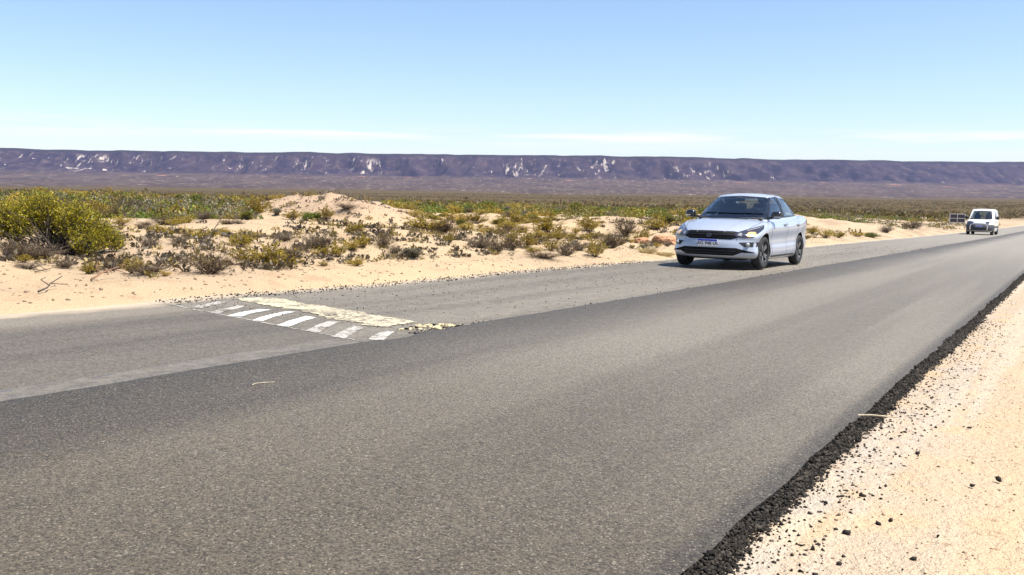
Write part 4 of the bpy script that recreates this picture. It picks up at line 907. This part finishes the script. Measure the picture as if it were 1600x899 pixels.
# ---------------------------------------------------------------- silver sedan; local axes: front at y = 0, tail at +y, left flank at +x
def sedan():
    root = empty('sedan_car')
    L = 4.36; AX1, AX2 = .83, 3.351; WR = .312
    Bs = [0, .10, .28, .50, .70, .83, .98, 1.20, 1.5, 1.9, 2.3, 2.7, 3.05, 3.35, 3.65, 3.9, 4.12, 4.28, 4.36]
    As = [-1, -.93, -.78, -.5, -.2, 0, .2, .5, .78, .93, 1]; Cs = [0, .10, .26, .42, .56, .68, .80, .90, .96, 1.0]
    def shell(a, b, c):
        zt = lerp(b, [0, .10, .3, .6, .95, 1.15, 1.6, 2.4, 3.3, 3.7, 4.0, 4.25, 4.36], [.730, .768, .828, .892, .948, .958, .955, .968, 1.015, 1.055, 1.065, 1.055, 1.03])
        zb = lerp(b, [0, .3, .6, 1.2, 3.0, 3.9, 4.36], [.215, .19, .17, .165, .175, .22, .29])
        crown = lerp(b, [0, .3, 1.0, 3.6, 4.36], [.035, .05, .055, .03, .03]); zt -= crown * abs(a) ** 2.2
        z = zb + c * (zt - zb)
        wz = lerp(c, [0, .10, .26, .42, .56, .68, .80, .90, .96, 1.0], [.790, .842, .854, .826, .824, .848, .865, .852, .828, .790])
        tp = lerp(b, [0, .10, .28, .5, .83, 1.3, 2.2, 3.2, 3.8, 4.2, 4.36], [.95, .965, .985, .998, 1.0, .995, 1.0, 1.0, .98, .93, .90])
        # flared arches
        fl = .014 * (math.exp(-((b - AX1) / .30) ** 2) + math.exp(-((b - AX2) / .32) ** 2)) * math.exp(-((z - .55) / .22) ** 2)
        x = a * (wz * tp + fl)
        ff = max(0, 1 - b / 1.05); fr = max(0, 1 - (L - b) / .9)
        pl = .34 * abs(a) ** 2.7; pr = lerp(c, [0, .1, .26, .42, .56, .68, .8, .9, 1.0], [.06, .0, .012, .010, .022, .062, .055, .080, .15])
        rl = .22 * abs(a) ** 2.6; rp = lerp(c, [0, .1, .3, .5, .7, .85, 1.0], [.10, .03, 0, .0, .03, .05, .06])
        y = b + ff * (pl + pr) - fr * (rl + rp)
        return (x, y, z)
    body = obj('body', box_grid(As, Bs, Cs, shell), root); body.data.materials.append(MV['silver']); body.data.materials.append(MV['dark']); subsurf(body, 2)
    body.data.polygons.foreach_set('use_smooth', np.ones(len(body.data.polygons), bool))
    bvh = tree_of(body)
    # wheel wells
    cs = []
    for ax in (AX1, AX2):
        for s in (-1, 1):
            o = prism([(ax + .365 * math.cos(t_), .325 + .365 * math.sin(t_)) for t_ in np.linspace(0, 2 * math.pi, 40, endpoint=False)], 'x', s * .58, s * 1.2, MV['dark']); cs.append(o)
    cut(body, cs)
    # cabin
    def cabin(ins):
        As2 = [-1, -.94, -.75, -.4, 0, .4, .75, .94, 1]; Bs2 = [0, .05, .15, .3, .45, .6, .75, .88, .95, 1]; Cs2 = [0, .12, .35, .6, .82, .93, 1]
        def fn(a, b, c):
            yf = lerp(c, [0, .12, .35, .6, .82, .93, 1], [.90, 1.02, 1.22, 1.46, 1.68, 1.80, 1.93]) + ins * 1.1; yr = lerp(c, [0, .12, .35, .6, .82, .93, 1], [4.02, 3.90, 3.69, 3.46, 3.25, 3.12, 2.96]) - ins * 1.1
            plan = abs(a) ** 2.4
            y = yf + (yr - yf) * b + max(0, 1 - b / .4) * .26 * plan * (1 - .35 * c) - max(0, 1 - (1 - b) / .35) * .16 * plan
            base = .86; zt = lerp(y, [1.5, 1.9, 2.3, 2.7, 3.0, 3.4], [1.40, 1.452, 1.478, 1.472, 1.445, 1.39]) - ins - .045 * abs(a) ** 2.5
            z = base + c * (zt - base)
            wd = lerp(c, [0, .12, .35, .6, .82, .93, 1], [.80, .785, .748, .695, .635, .598, .55]) - ins
            wd *= lerp(b, [0, .15, .4, .7, .9, 1], [.93, .975, 1, 1, .96, .90])
            return (a * wd, y, z)
        me = box_grid(As2, Bs2, Cs2, fn); o = obj('roof', me, root); me.materials.append(MV['silver']); subsurf(o, 2); return o
    hull = cabin(0); hb = tree_of(hull); inner = cabin(.035); inner.parent = None
    fw_ = [(1.335, .985), (1.42, 1.05), (1.62, 1.205), (1.83, 1.335), (1.98, 1.385), (2.20, 1.405), (2.235, 1.40), (2.275, 1.005)]
    rw_ = [(2.335, 1.005), (2.315, 1.402), (2.60, 1.392), (2.83, 1.362), (2.98, 1.31), (3.08, 1.235), (3.14, 1.06), (3.13, 1.035)]
    qw_ = [(3.165, 1.045), (3.11, 1.245), (3.22, 1.18), (3.34, 1.09), (3.38, 1.05)]
    ws_ = [(-.735, .945), (-.695, 1.02), (-.585, 1.25), (-.52, 1.37), (-.44, 1.392), (0, 1.410), (.44, 1.392), (.52, 1.37), (.585, 1.25), (.695, 1.02), (.735, .945)]
    bw_ = [(-.60, 1.06), (-.52, 1.24), (-.46, 1.36), (0, 1.375), (.46, 1.36), (.52, 1.24), (.60, 1.06)]
    cutters = [inner]
    for o_ in (fw_, rw_, qw_): cutters += [prism(o_, 'x', .3, 1.2), prism(o_, 'x', -1.2, -.3)]
    cutters += [prism(ws_, 'y', .3, 2.05), prism(bw_, 'y', 2.95, 4.6)]
    cut(hull, cutters)
    hull.data.polygons.foreach_set('use_smooth', np.ones(len(hull.data.polygons), bool))
    for m_ in (hull, body):
        md = m_.modifiers.new('n', 'EDGE_SPLIT'); md.split_angle = rad(38); bake(m_)
    gr = lambda o_, k: [((u - np.mean([p[0] for p in o_])) * k + np.mean([p[0] for p in o_]), (v - np.mean([p[1] for p in o_])) * k + np.mean([p[1] for p in o_])) for u, v in o_]
    for s in (1, -1):
        fl = lambda o_: [(-s * u, v) for u, v in o_]     # looking along -x (s=1): image right is -y... mirrored for the other flank
        for nm, o_ in (('front_window', fw_), ('rear_window', rw_), ('quarter_window', qw_)):
            patch(nm, [(-u * s * -1, v) for u, v in gr(o_, 1.02)], hb, (-s, 0, 0), MV['sideglass'], root, -.010, .08)
        patch('door_pillar', [(u * s, v) for u, v in [(2.262, 1.0), (2.232, 1.412), (2.318, 1.412), (2.345, 1.0)]], hb, (-s, 0, 0), MV['black'], root, .003, .08)
        patch('belt_trim', [(u * s, v) for u, v in [(1.36, .975), (1.35, .99), (2.3, 1.012), (3.16, 1.042), (3.38, 1.052), (3.38, 1.035), (2.3, .992)]], hb, (-s, 0, 0), MV['black'], root, .003, .08)
    patch('windscreen', gr(ws_, 1.015), hb, (0, 1, 0), MV['glass'], root, -.008, .07)
    for s in (1, -1): strip('windscreen_edge', [(s * .735, .95), (s * .692, 1.02), (s * .583, 1.25), (s * .516, 1.375)], .022, hb, (0, 1, 0), MV['gloss'], root, .002)
    strip('windscreen_edge', [(-.47, 1.378), (0, 1.402), (.47, 1.378)], .022, hb, (0, 1, 0), MV['gloss'], root, .002)
    patch('rear_windscreen', gr(bw_, 1.02), hb, (0, -1, 0), MV['glass'], root, -.008, .07)
    # cowl with wiper arms
    patch('cowl', [(-.72, 1.13), (0, .955), (.72, 1.13), (.66, 1.16), (0, .995), (-.66, 1.16)], bvh, (0, 0, -1), MV['black'], root, .012, .08, center=(0, 0, 0))
    for x0, x1_ in ((-.45, .02), (.10, .55)):
        bm = bmesh.new(); bmesh.ops.create_cube(bm, size=1.0)
        for v in bm.verts: v.co = Vector((v.co.x * .50, v.co.y * .010, v.co.z * .008))
        o = obj('wiper', solid_mesh('wiper', bm, MV['black']), root); o.location = ((x0 + x1_) / 2, 1.10 if x0 < 0 else 1.12, .985); o.rotation_euler = (0, rad(-3), rad(-4))
    # interior
    rbox('dashboard', (0, 1.42, .93), (1.30, .46, .10), MV['dash'], root, .03); rbox('parcel_shelf', (0, 3.45, 1.02), (1.20, .55, .03), MV['dash'], root, .01); rbox('cabin_floor', (0, 2.3, .955), (1.40, 1.7, .02), MV['dash'], root, .004)
    for x in (-.36, .36):
        st_ = rbox('front_seat', (x, 2.14, 1.05), (.48, .13, .46), MV['seat'], root, .05, (rad(-14), 0, 0), .82); hr = ellipsoid('headrest', (0, -.01, .315), (.125, .05, .085), MV['seat'], st_, 3.2)
    rbx = rbox('rear_seat', (0, 3.0, 1.02), (1.24, .14, .30), MV['seat'], root, .05, (rad(-16), 0, 0), .95)
    for x in (-.38, .38): ellipsoid('headrest', (x, 0, .20), (.12, .05, .075), MV['seat'], rbx, 3.2)
    bm = bmesh.new(); bmesh.ops.create_circle(bm, segments=8, radius=.014); v, f = lathe([(0.014 * math.cos(a), .18 + .014 * math.sin(a)) for a in np.linspace(0, 2 * math.pi, 9)], n=28); bm.free()
    o = obj('steering_wheel', mesh_np('steering_wheel', v, f, [MV['dash']], smooth=True), root); o.location = (.36, 1.63, 1.0); o.rotation_euler = (0, rad(-25), rad(90)); 
    ellipsoid('interior_mirror', (0, 1.76, 1.33), (.11, .02, .032), MV['black'], root, 3)
    patch('sticker', [(-.50, 1.30), (-.44, 1.30), (-.42, 1.34), (-.47, 1.34)], hb, (0, 1, 0), MV['sticker'], root, .0, .05)
    # face
    patch('grille', [(-.62, .682), (-.42, .712), (0, .718), (.42, .712), (.62, .682), (.56, .61), (.40, .560), (-.40, .560), (-.56, .61)], bvh, (0, 1, 0), MV['pit'], root, .004, .05)
    for zz in (.60, .645, .685): strip('grille_bar', [(-.44, zz), (0, zz + .004), (.44, zz)], .008, bvh, (0, 1, 0), MV['black'], root, .012)
    bm = bmesh.new(); bmesh.ops.create_cone(bm, cap_ends=True, segments=24, radius1=.05, radius2=.05, depth=.012); o = obj('front_emblem', solid_mesh('front_emblem', bm, MV['greyplastic']), root); o.location = (0, .035, .636); o.rotation_euler = (rad(90), 0, 0); o.scale = (1, .8, 1)
    patch('lower_intake', [(-.62, .372), (-.50, .405), (.50, .405), (.62, .372), (.78, .335), (.80, .315), (.60, .322), (.46, .262), (-.46, .262), (-.60, .322), (-.80, .315), (-.78, .335)], bvh, (0, 1, 0), MV['pit'], root, .004, .05)
    for zz in (.30, .345): strip('intake_bar', [(-.5, zz), (0, zz), (.5, zz)], .010, bvh, (0, 1, 0), MV['black'], root, .010)
    for s in (1, -1):
        patch('fog_lamp_recess', [(s * u, v) for u, v in [(.535, .508), (.80, .522), (.835, .50), (.80, .43), (.63, .43)]], bvh, (0, 1, 0), MV['black'], root, .004, .05)
        o = ellipsoid('fog_lamp', (s * .69, .235, .47), (.042, .05, .042), MV['lens'], root, 2)
        d = (-s * .62, .78, 0); n_ = Vector(d).normalized(); sd_ = n_.cross(Vector((0, 0, 1)))
        def hl(pts): return [(Vector((s * x, y, 0)).dot(sd_), z) for x, y, z in pts]
        patch('headlamp', hl([(.50, .10, .660), (.56, .13, .695), (.68, .26, .742), (.80, .60, .81), (.835, .80, .842), (.835, .72, .770), (.80, .50, .685), (.735, .36, .605), (.62, .20, .590), (.52, .12, .61)]), bvh, d, MV['lamphouse'], root, .005, .04)
        patch('headlamp_reflector', hl([(.66, .25, .63), (.685, .28, .685), (.72, .34, .705), (.765, .46, .705), (.77, .46, .655), (.735, .36, .625), (.69, .28, .612)]), bvh, d, MV['amber'], root, .009, .03)
        patch('headlamp_lens', hl([(.53, .13, .64), (.59, .16, .685), (.615, .19, .68), (.60, .18, .625)]), bvh, d, MV['lens'], root, .009, .03)
        patch('running_light', hl([(.70, .29, .735), (.80, .60, .792), (.825, .78, .825), (.80, .60, .780), (.70, .29, .722)]), bvh, d, MV['lens'], root, .010, .03)
        # tail lamp, handles, door gaps, sill
        patch('tail_lamp', [(s * u, v) for u, v in [(3.98, .96), (4.0, .86), (4.30, .83), (4.30, .98)]], bvh, (-s, 0, 0), MV['red'], root, .006, .05)
        for yy in (2.12, 3.06):
            patch('handle_cup', [(s * (yy + u), v) for u, v in [(-.10, .862), (.09, .868), (.09, .835), (-.08, .83)]], bvh, (-s, 0, 0), MV['greyplastic'], root, .002, .04); rbox('door_handle', (s * .868, yy, .857), (.028, .19, .03), MV['chrome'], root, .01)
        for ln in ([(1.30, .975), (1.22, .78), (1.25, .5), (1.32, .26)], [(2.31, 1.0), (2.30, .6), (2.28, .26)], [(3.16, 1.02), (3.12, .80), (2.96, .52), (2.90, .28)]):
            strip('door_gap', [(s * u, v) for u, v in ln], .009, bvh, (-s, 0, 0), MV['dark'], root, .002)
        strip('sill_trim', [(s * 1.24, .235), (s * 2.9, .245)], .035, bvh, (-s, 0, 0), MV['greyplastic'], root, .003)
        strip('bonnet_gap', [(s * .50, .16), (s * .62, .45), (s * .70, .80), (s * .72, 1.0)], .008, bvh, (0, 0, -1), MV['dark'], root, .002)
        strip('bonnet_crease', [(s * .26, .12), (s * .34, .5), (s * .40, .9)], .010, bvh, (0, 0, -1), MV['silver'], root, .005)
        # mirror
        mo = ellipsoid('door_mirror', (s * .88, 1.36, 1.035), (.105, .075, .075), MV['gloss'], root, 2.7, (0, 0, s * .25)); rbox('mirror_foot', (-s * .10, .02, -.055), (.16, .05, .04), MV['black'], mo, .012); rbox('indicator', (s * .02, -.045, -.035), (.12, .06, .022), MV['chrome'], mo, .008)
    # number plate
    pl = rbox('number_plate', (0, -.008, .492), (.38, .014, .128), MV['plate'], root, .004); rbox('plate_band', (0, -.006, .0465), (.374, .008, .034), MV['plateblue'], pl, .002)
    text_mesh('plate_lettering', 'AG 948 US', .088, MV['ink'], pl, (0, -.0092, -.014), (rad(90), 0, 0))
    # underbody and wheels
    rbox('underbody', (0, 2.1, .24), (1.18, 3.4, .14), MV['dark'], root, .03)
    for ax, st_ in ((AX1, rad(-3)), (AX2, 0)):
        for s in (1, -1):
            wl = wheel('wheel', root, (s * .748, ax, WR), s, WR, .185, .212, 5, 'twin'); wl.rotation_euler = (R_.uniform(0, 1), 0, st_)
    return root
car = sedan(); car.location = (-5.95, 16.66, float(old_z(-5.95, 17.5)) + .02 + .83 * .0248); car.rotation_euler = (rad(-1.42) + 0, 0, rad(-.3))
tag(car, 'silver four-door sedan with black door mirrors driving towards the viewer', 'car')

# ---------------------------------------------------------------- white panel van
def van():
    root = empty('panel_van'); L = 4.10; AX1, AX2 = .82, 3.50; WR = .31
    Bs = [0, .10, .28, .5, .82, 1.1, 1.5, 2.2, 3.0, 3.5, 3.9, 4.10]; As = [-1, -.93, -.7, -.3, 0, .3, .7, .93, 1]; Cs = [0, .12, .3, .5, .7, .86, .95, 1]
    def shell(a, b, c):
        zt = lerp(b, [0, .1, .3, .6, .95, 1.3, 4.1], [.80, .86, .93, 1.0, 1.07, 1.10, 1.10]) - .03 * abs(a) ** 2.2; zb = lerp(b, [0, .4, 3.6, 4.1], [.26, .22, .22, .32])
        z = zb + c * (zt - zb); wz = lerp(c, [0, .12, .3, .5, .7, .86, 1], [.80, .84, .85, .85, .855, .85, .80]); tp = lerp(b, [0, .1, .3, .8, 3.8, 4.1], [.90, .94, .975, 1, 1, .96])
        ff = max(0, 1 - b / .9); pl = .22 * abs(a) ** 2.6; pr = lerp(c, [0, .12, .4, .6, .8, 1], [.05, .0, .0, .03, .07, .16])
        return (a * wz * tp, b + ff * (pl + pr) - max(0, 1 - (L - b) / .5) * .08 * abs(a) ** 3, z)
    body = obj('body', box_grid(As, Bs, Cs, shell), root); body.data.materials.append(MV['vanwhite']); body.data.materials.append(MV['dark']); subsurf(body, 2); bvh = tree_of(body)
    cut(body, [prism([(ax + .37 * math.cos(t_), .33 + .37 * math.sin(t_)) for t_ in np.linspace(0, 2 * math.pi, 32, endpoint=False)], 'x', s * .55, s * 1.2, MV['dark']) for ax in (AX1, AX2) for s in (-1, 1)])
    def cabin(ins):
        As2 = [-1, -.93, -.6, 0, .6, .93, 1]; Bs2 = [0, .06, .2, .4, .6, .8, .94, 1]; Cs2 = [0, .15, .5, .8, .93, 1]
        def fn(a, b, c):
            yf = lerp(c, [0, .15, .5, .8, .93, 1], [.92, 1.05, 1.32, 1.56, 1.70, 1.86]) + ins; yr = lerp(c, [0, .5, .93, 1], [4.09, 4.06, 4.0, 3.9]) - ins
            y = yf + (yr - yf) * b + max(0, 1 - b / .35) * .20 * abs(a) ** 2.4; z = 1.0 + c * (.80 - ins - .035 * abs(a) ** 2.5 + lerp(y, [1.3, 1.9, 3, 4.1], [-.05, 0, .02, -.01]))
            wd = lerp(c, [0, .15, .5, .8, .93, 1], [.83, .825, .79, .74, .705, .66]) - ins; wd *= lerp(b, [0, .2, .4, 1], [.95, .985, 1, .98]); return (a * wd, y, z)
        o = obj('roof', box_grid(As2, Bs2, Cs2, fn), root); o.data.materials.append(MV['vanwhite']); subsurf(o, 2); return o
    hull = cabin(0); hb = tree_of(hull); inner = cabin(.04); inner.parent = None
    ws_ = [(-.72, 1.08), (-.63, 1.42), (-.56, 1.66), (0, 1.69), (.56, 1.66), (.63, 1.42), (.72, 1.08)]; fw_ = [(1.52, 1.12), (1.75, 1.40), (1.98, 1.62), (2.36, 1.64), (2.38, 1.13)]; bw_ = [(-.62, 1.15), (-.56, 1.62), (.56, 1.62), (.62, 1.15)]
    cutters = [inner, prism(ws_, 'y', .3, 2.0), prism(bw_, 'y', 3.8, 4.6)] + [prism(fw_, 'x', s * .3, s * 1.2) for s in (1, -1)]; cut(hull, cutters)
    for m_ in (hull, body):
        m_.data.polygons.foreach_set('use_smooth', np.ones(len(m_.data.polygons), bool)); md = m_.modifiers.new('n', 'EDGE_SPLIT'); md.split_angle = rad(38); bake(m_)
    patch('windscreen', [(u * 1.01, v) for u, v in ws_], hb, (0, 1, 0), MV['glass'], root, -.01, .1); patch('rear_windscreen', [(u * 1.01, v) for u, v in bw_], hb, (0, -1, 0), MV['glass'], root, -.01, .1)
    strip('windscreen_edge', [(-.72, 1.085), (0, 1.07), (.72, 1.085)], .05, hb, (0, 1, 0), MV['black'], root, .004)
    for s in (1, -1):
        patch('side_window', [(s * u, v) for u, v in fw_], hb, (-s, 0, 0), MV['sideglass'], root, -.01, .1)
        mo = ellipsoid('door_mirror', (s * .98, 1.50, 1.18), (.10, .06, .11), MV['black'], root, 3); rbox('mirror_foot', (-s * .09, .02, -.05), (.14, .05, .05), MV['black'], mo, .01)
        d = (-s * .5, .86, 0); n_ = Vector(d).normalized(); sd_ = n_.cross(Vector((0, 0, 1)))
        patch('headlamp', [(Vector((s * x, y, 0)).dot(sd_), z) for x, y, z in [(.44, .10, .83), (.50, .12, .90), (.80, .40, .95), (.84, .52, .90), (.80, .34, .74), (.50, .10, .74)]], bvh, d, MV['lamphouse'], root, .006, .06)
        strip('side_moulding', [(s * .45, .56), (s * 3.9, .56)], .12, bvh, (-s, 0, 0), MV['greyplastic'], root, .012); patch('tail_lamp', [(s * u, v) for u, v in [(3.98, 1.05), (3.98, .75), (4.12, .75), (4.12, 1.05)]], bvh, (-s, 0, 0), MV['red'], root, .006)
        strip('door_gap', [(s * 2.42, 1.08), (s * 2.42, .3)], .012, bvh, (-s, 0, 0), MV['dark'], root, .003); strip('door_gap', [(s * 1.32, 1.05), (s * 1.28, .3)], .012, bvh, (-s, 0, 0), MV['dark'], root, .003)
    patch('front_bumper', [(-.86, .72), (-.60, .735), (.60, .735), (.86, .72), (.88, .45), (.80, .30), (-.80, .30), (-.88, .45)], bvh, (0, 1, 0), MV['greyplastic'], root, .014, .06)
    patch('grille', [(-.36, .745), (-.34, .80), (.34, .80), (.36, .745)], bvh, (0, 1, 0), MV['black'], root, .010, .06)
    # pale bull bar across the bumper
    def bar(pts, r, nm):
        P = [Vector(p) for p in pts]; V = []; F = []
        for i, p in enumerate(P):
            d = (P[min(i + 1, len(P) - 1)] - P[max(i - 1, 0)]).normalized(); a = d.cross(Vector((0, 1, 0))).normalized(); b = d.cross(a)
            for k in range(8): V.append((p + (a * math.cos(k * .7854) + b * math.sin(k * .7854)) * r)[:])
        for i in range(len(P) - 1):
            for k in range(8): F.append((i * 8 + k, i * 8 + (k + 1) % 8, i * 8 + 8 + (k + 1) % 8, i * 8 + 8 + k))
        return obj(nm, mesh_np(nm, np.array(V), np.array(F), [MV['chrome']], smooth=True), root)
    bar([(-.52, -.02, .34), (-.54, -.05, .55), (-.50, -.06, .70), (-.42, -.07, .75), (0, -.09, .76), (.42, -.07, .75), (.50, -.06, .70), (.54, -.05, .55), (.52, -.02, .34)], .032, 'bull_bar')
    patch('lower_intake', [(-.45, .52), (.45, .52), (.42, .36), (-.42, .36)], bvh, (0, 1, 0), MV['black'], root, .02, .06)
    pl = rbox('number_plate', (0, -.05, .60), (.42, .02, .12), MV['plate'], root, .004); rbox('plate_band', (0, -.008, 0), (.40, .010, .075), MV['plateblue'], pl, .002)
    for x in (-.33, .33): rbox('roof_rail', (x * 1.75, 2.6, 1.80), (.035, 1.3, .03), MV['black'], root, .01) if False else None
    rbox('dashboard', (0, 1.38, 1.08), (1.35, .4, .10), MV['dash'], root, .03); rbox('cabin_floor', (0, 2.6, 1.08), (1.45, 2.4, .02), MV['dash'], root, .004)
    for x in (-.36, .36):
        st_ = rbox('front_seat', (x, 2.15, 1.22), (.46, .14, .40), MV['seat'], root, .05, (rad(-10), 0, 0), .85); ellipsoid('headrest', (0, 0, .27), (.12, .05, .08), MV['seat'], st_, 3.2)
    rbox('underbody', (0, 2.0, .27), (1.15, 3.2, .14), MV['dark'], root, .03)
    for ax in (AX1, AX2):
        for s in (1, -1): wheel('wheel', root, (s * .745, ax, WR), s, WR, .19, .20, 8, 'single')
    return root
vn = van(); vn.location = (-5.95, 70.6, float(old_z(-5.95, 71.5)) + .014); vn.rotation_euler = (rad(-1.3), 0, rad(-1.5))
tag(vn, 'white panel van with dark bumper and pale bull bar approaching far down the road', 'van')

# ---------------------------------------------------------------- roadside board
def board():
    x, y = -9.75, 94.2; z = float(ground_z(np.array(x), np.array(y))); root = empty('road_sign', (x, y, z - .05), (0, 0, rad(12)))
    fr = simple('sign_frame', (.48, .46, .44), .6, vary=.1); pn = simple('sign_panel', (.045, .035, .045), .6, vary=.3)
    for s in (-1, 1): rbox('post', (s * .64, 0, .70), (.07, .07, 1.40), fr, root, .006)
    for zz in (.60, .98, 1.375): rbox('rail', (0, .002, zz), (1.21, .05, .06), fr, root, .006)
    rbox('mullion', (0, .004, .985), (.06, .045, .70), fr, root, .006)
    for s in (-1, 1):
        for zz in (.79, 1.175): rbox('panel', (s * .32, .02, zz), (.57, .02, .315), pn, root, .004)
    return tag(root, 'white framed board of four dark panels on two posts beside the van', 'sign')
board()

# ================================================================= small things
stick('fallen_stick', [(-.90, 4.84, .012), (-.84, 4.86, .018), (-.78, 4.90, .012), (-.72, 4.92, .010)], .006, M['wood'], 'pale dry stick lying across the crumbled right edge of the lane', 'stick')
stick('straw_stalk', [(-3.84, 3.51, .004), (-3.85, 3.55, .005), (-3.83, 3.60, .004), (-3.80, 3.645, .003)], .003, M['wood'], 'pale bent straw lying on the dark fresh asphalt', 'straw')
def gz(x, y): return float(ground_z(np.array(x), np.array(y)))
def rel(P): return [(x, y, gz(x, y) - gz(P[0][0], P[0][1]) + z) for x, y, z in P]
for nm, P, r, mt_, lab, forks in [
    ('dead_root', [(-8.62, 5.18, .02), (-8.66, 5.30, .05), (-8.80, 5.42, .07), (-8.88, 5.60, .13)], .010, 'bark', 'dark broken root lying on the bare sand verge near the left border', [[(-8.72, 5.36, .06), (-8.9, 5.38, .10), (-9.0, 5.50, .12)], [(-8.80, 5.42, .07), (-8.78, 5.60, .05)]]),
    ('dead_root', [(-9.30, 6.20, .02), (-9.36, 6.36, .08), (-9.40, 6.55, .11), (-9.46, 6.75, .17)], .012, 'rust', 'reddish brown dead root on the sand below the large bush', [[(-9.36, 6.36, .08), (-9.5, 6.4, .14), (-9.6, 6.5, .18)], [(-9.40, 6.55, .11), (-9.3, 6.68, .06)]]),
    ('dead_branch', [(-11.3, 9.3, .03), (-11.45, 9.55, .12), (-11.60, 9.85, .22), (-11.75, 10.15, .40), (-11.78, 10.2, .52)], .012, 'bark', 'bare dead branch sticking up from the sand right of the large bush', [[(-11.45, 9.55, .12), (-11.7, 9.5, .18), (-11.9, 9.55, .22)], [(-11.60, 9.85, .22), (-11.5, 10.1, .30)], [(-11.3, 9.3, .03), (-11.2, 9.6, .04)]]),
    ('dead_branch', [(-13.6, 9.5, .02), (-13.75, 9.7, .10), (-13.9, 10.0, .13), (-13.95, 10.3, .24)], .009, 'twig', 'thin dead branch on open sand close right of the large bush', [[(-13.75, 9.7, .10), (-13.9, 9.7, .2)]]),
    ('dead_branch', [(-10.2, 6.1, .02), (-10.3, 6.3, .03), (-10.5, 6.5, .03), (-10.6, 6.9, .05)], .007, 'twig', 'long flat dead branch on the sand below the large bush', [[(-10.3, 6.3, .03), (-10.5, 6.3, .06)]]),
    ('dead_branch', [(-9.6, 7.2, .02), (-9.65, 7.5, .04), (-9.85, 7.8, .03), (-9.9, 8.1, .05)], .010, 'twig', 'thin flat dead twig on the sand right of the reddish root', [[(-9.65, 7.5, .04), (-9.8, 7.5, .09)]])]:
    stick(nm, rel(P), r, M[mt_], lab, 'dead wood', [[(x, y, gz(x, y) - gz(P[0][0], P[0][1]) + z) for x, y, z in f_] for f_ in forks])
# clay bank left of the car: a cut face of orange earth
def clay_block(c, s, seed, label):
    bm = bmesh.new(); bmesh.ops.create_icosphere(bm, subdivisions=3, radius=1.0)
    for v in bm.verts:
        n_ = 1 + .22 * float(fbm(v.co.x * 1.7 + seed, v.co.y * 1.7 + v.co.z * 1.3, 3, seed)); p_ = 3.2; q_ = (abs(v.co.x) ** p_ + abs(v.co.y) ** p_ + abs(v.co.z) ** p_) ** (1 / p_); v.co = Vector((v.co.x / q_ * s[0], v.co.y / q_ * s[1], v.co.z / q_ * s[2])) * n_
    o = obj('clay_block', solid_mesh('clay_block', bm, M['clay']), None); o.location = (c[0], c[1], gz(*c) + s[2] * .35); o.rotation_euler = (0, 0, .5 + seed * .1); return tag(o, label, 'clay block')
clay_block((-9.75, 24.0), (.34, .26, .18), 1, 'larger orange clay block on the bank just left of the car')
clay_block((-10.25, 23.4), (.22, .20, .13), 2, 'smaller orange clay block on the bank left of the larger one')
# ================================================================= haze (thin air between here and the mesa)
bm = bmesh.new(); bmesh.ops.create_cube(bm, size=1.0)
t = NT('haze_air'); pv = t.n('ShaderNodeVolumePrincipled'); pv.inputs['Color'].default_value = (0.48, 0.58, 1.0, 1); pv.inputs['Density'].default_value = 4.6e-5; pv.inputs['Anisotropy'].default_value = 0.2
t.l(pv.outputs[0], t.out.inputs['Volume'])
hz = bm_obj('haze', bm, t.m); hz.scale = (30000, 30000, 230); hz.location = (0, 0, 215 - 115); tag(hz, 'thin pale blue haze over the plain and mesa', 'haze', None, 'stuff')
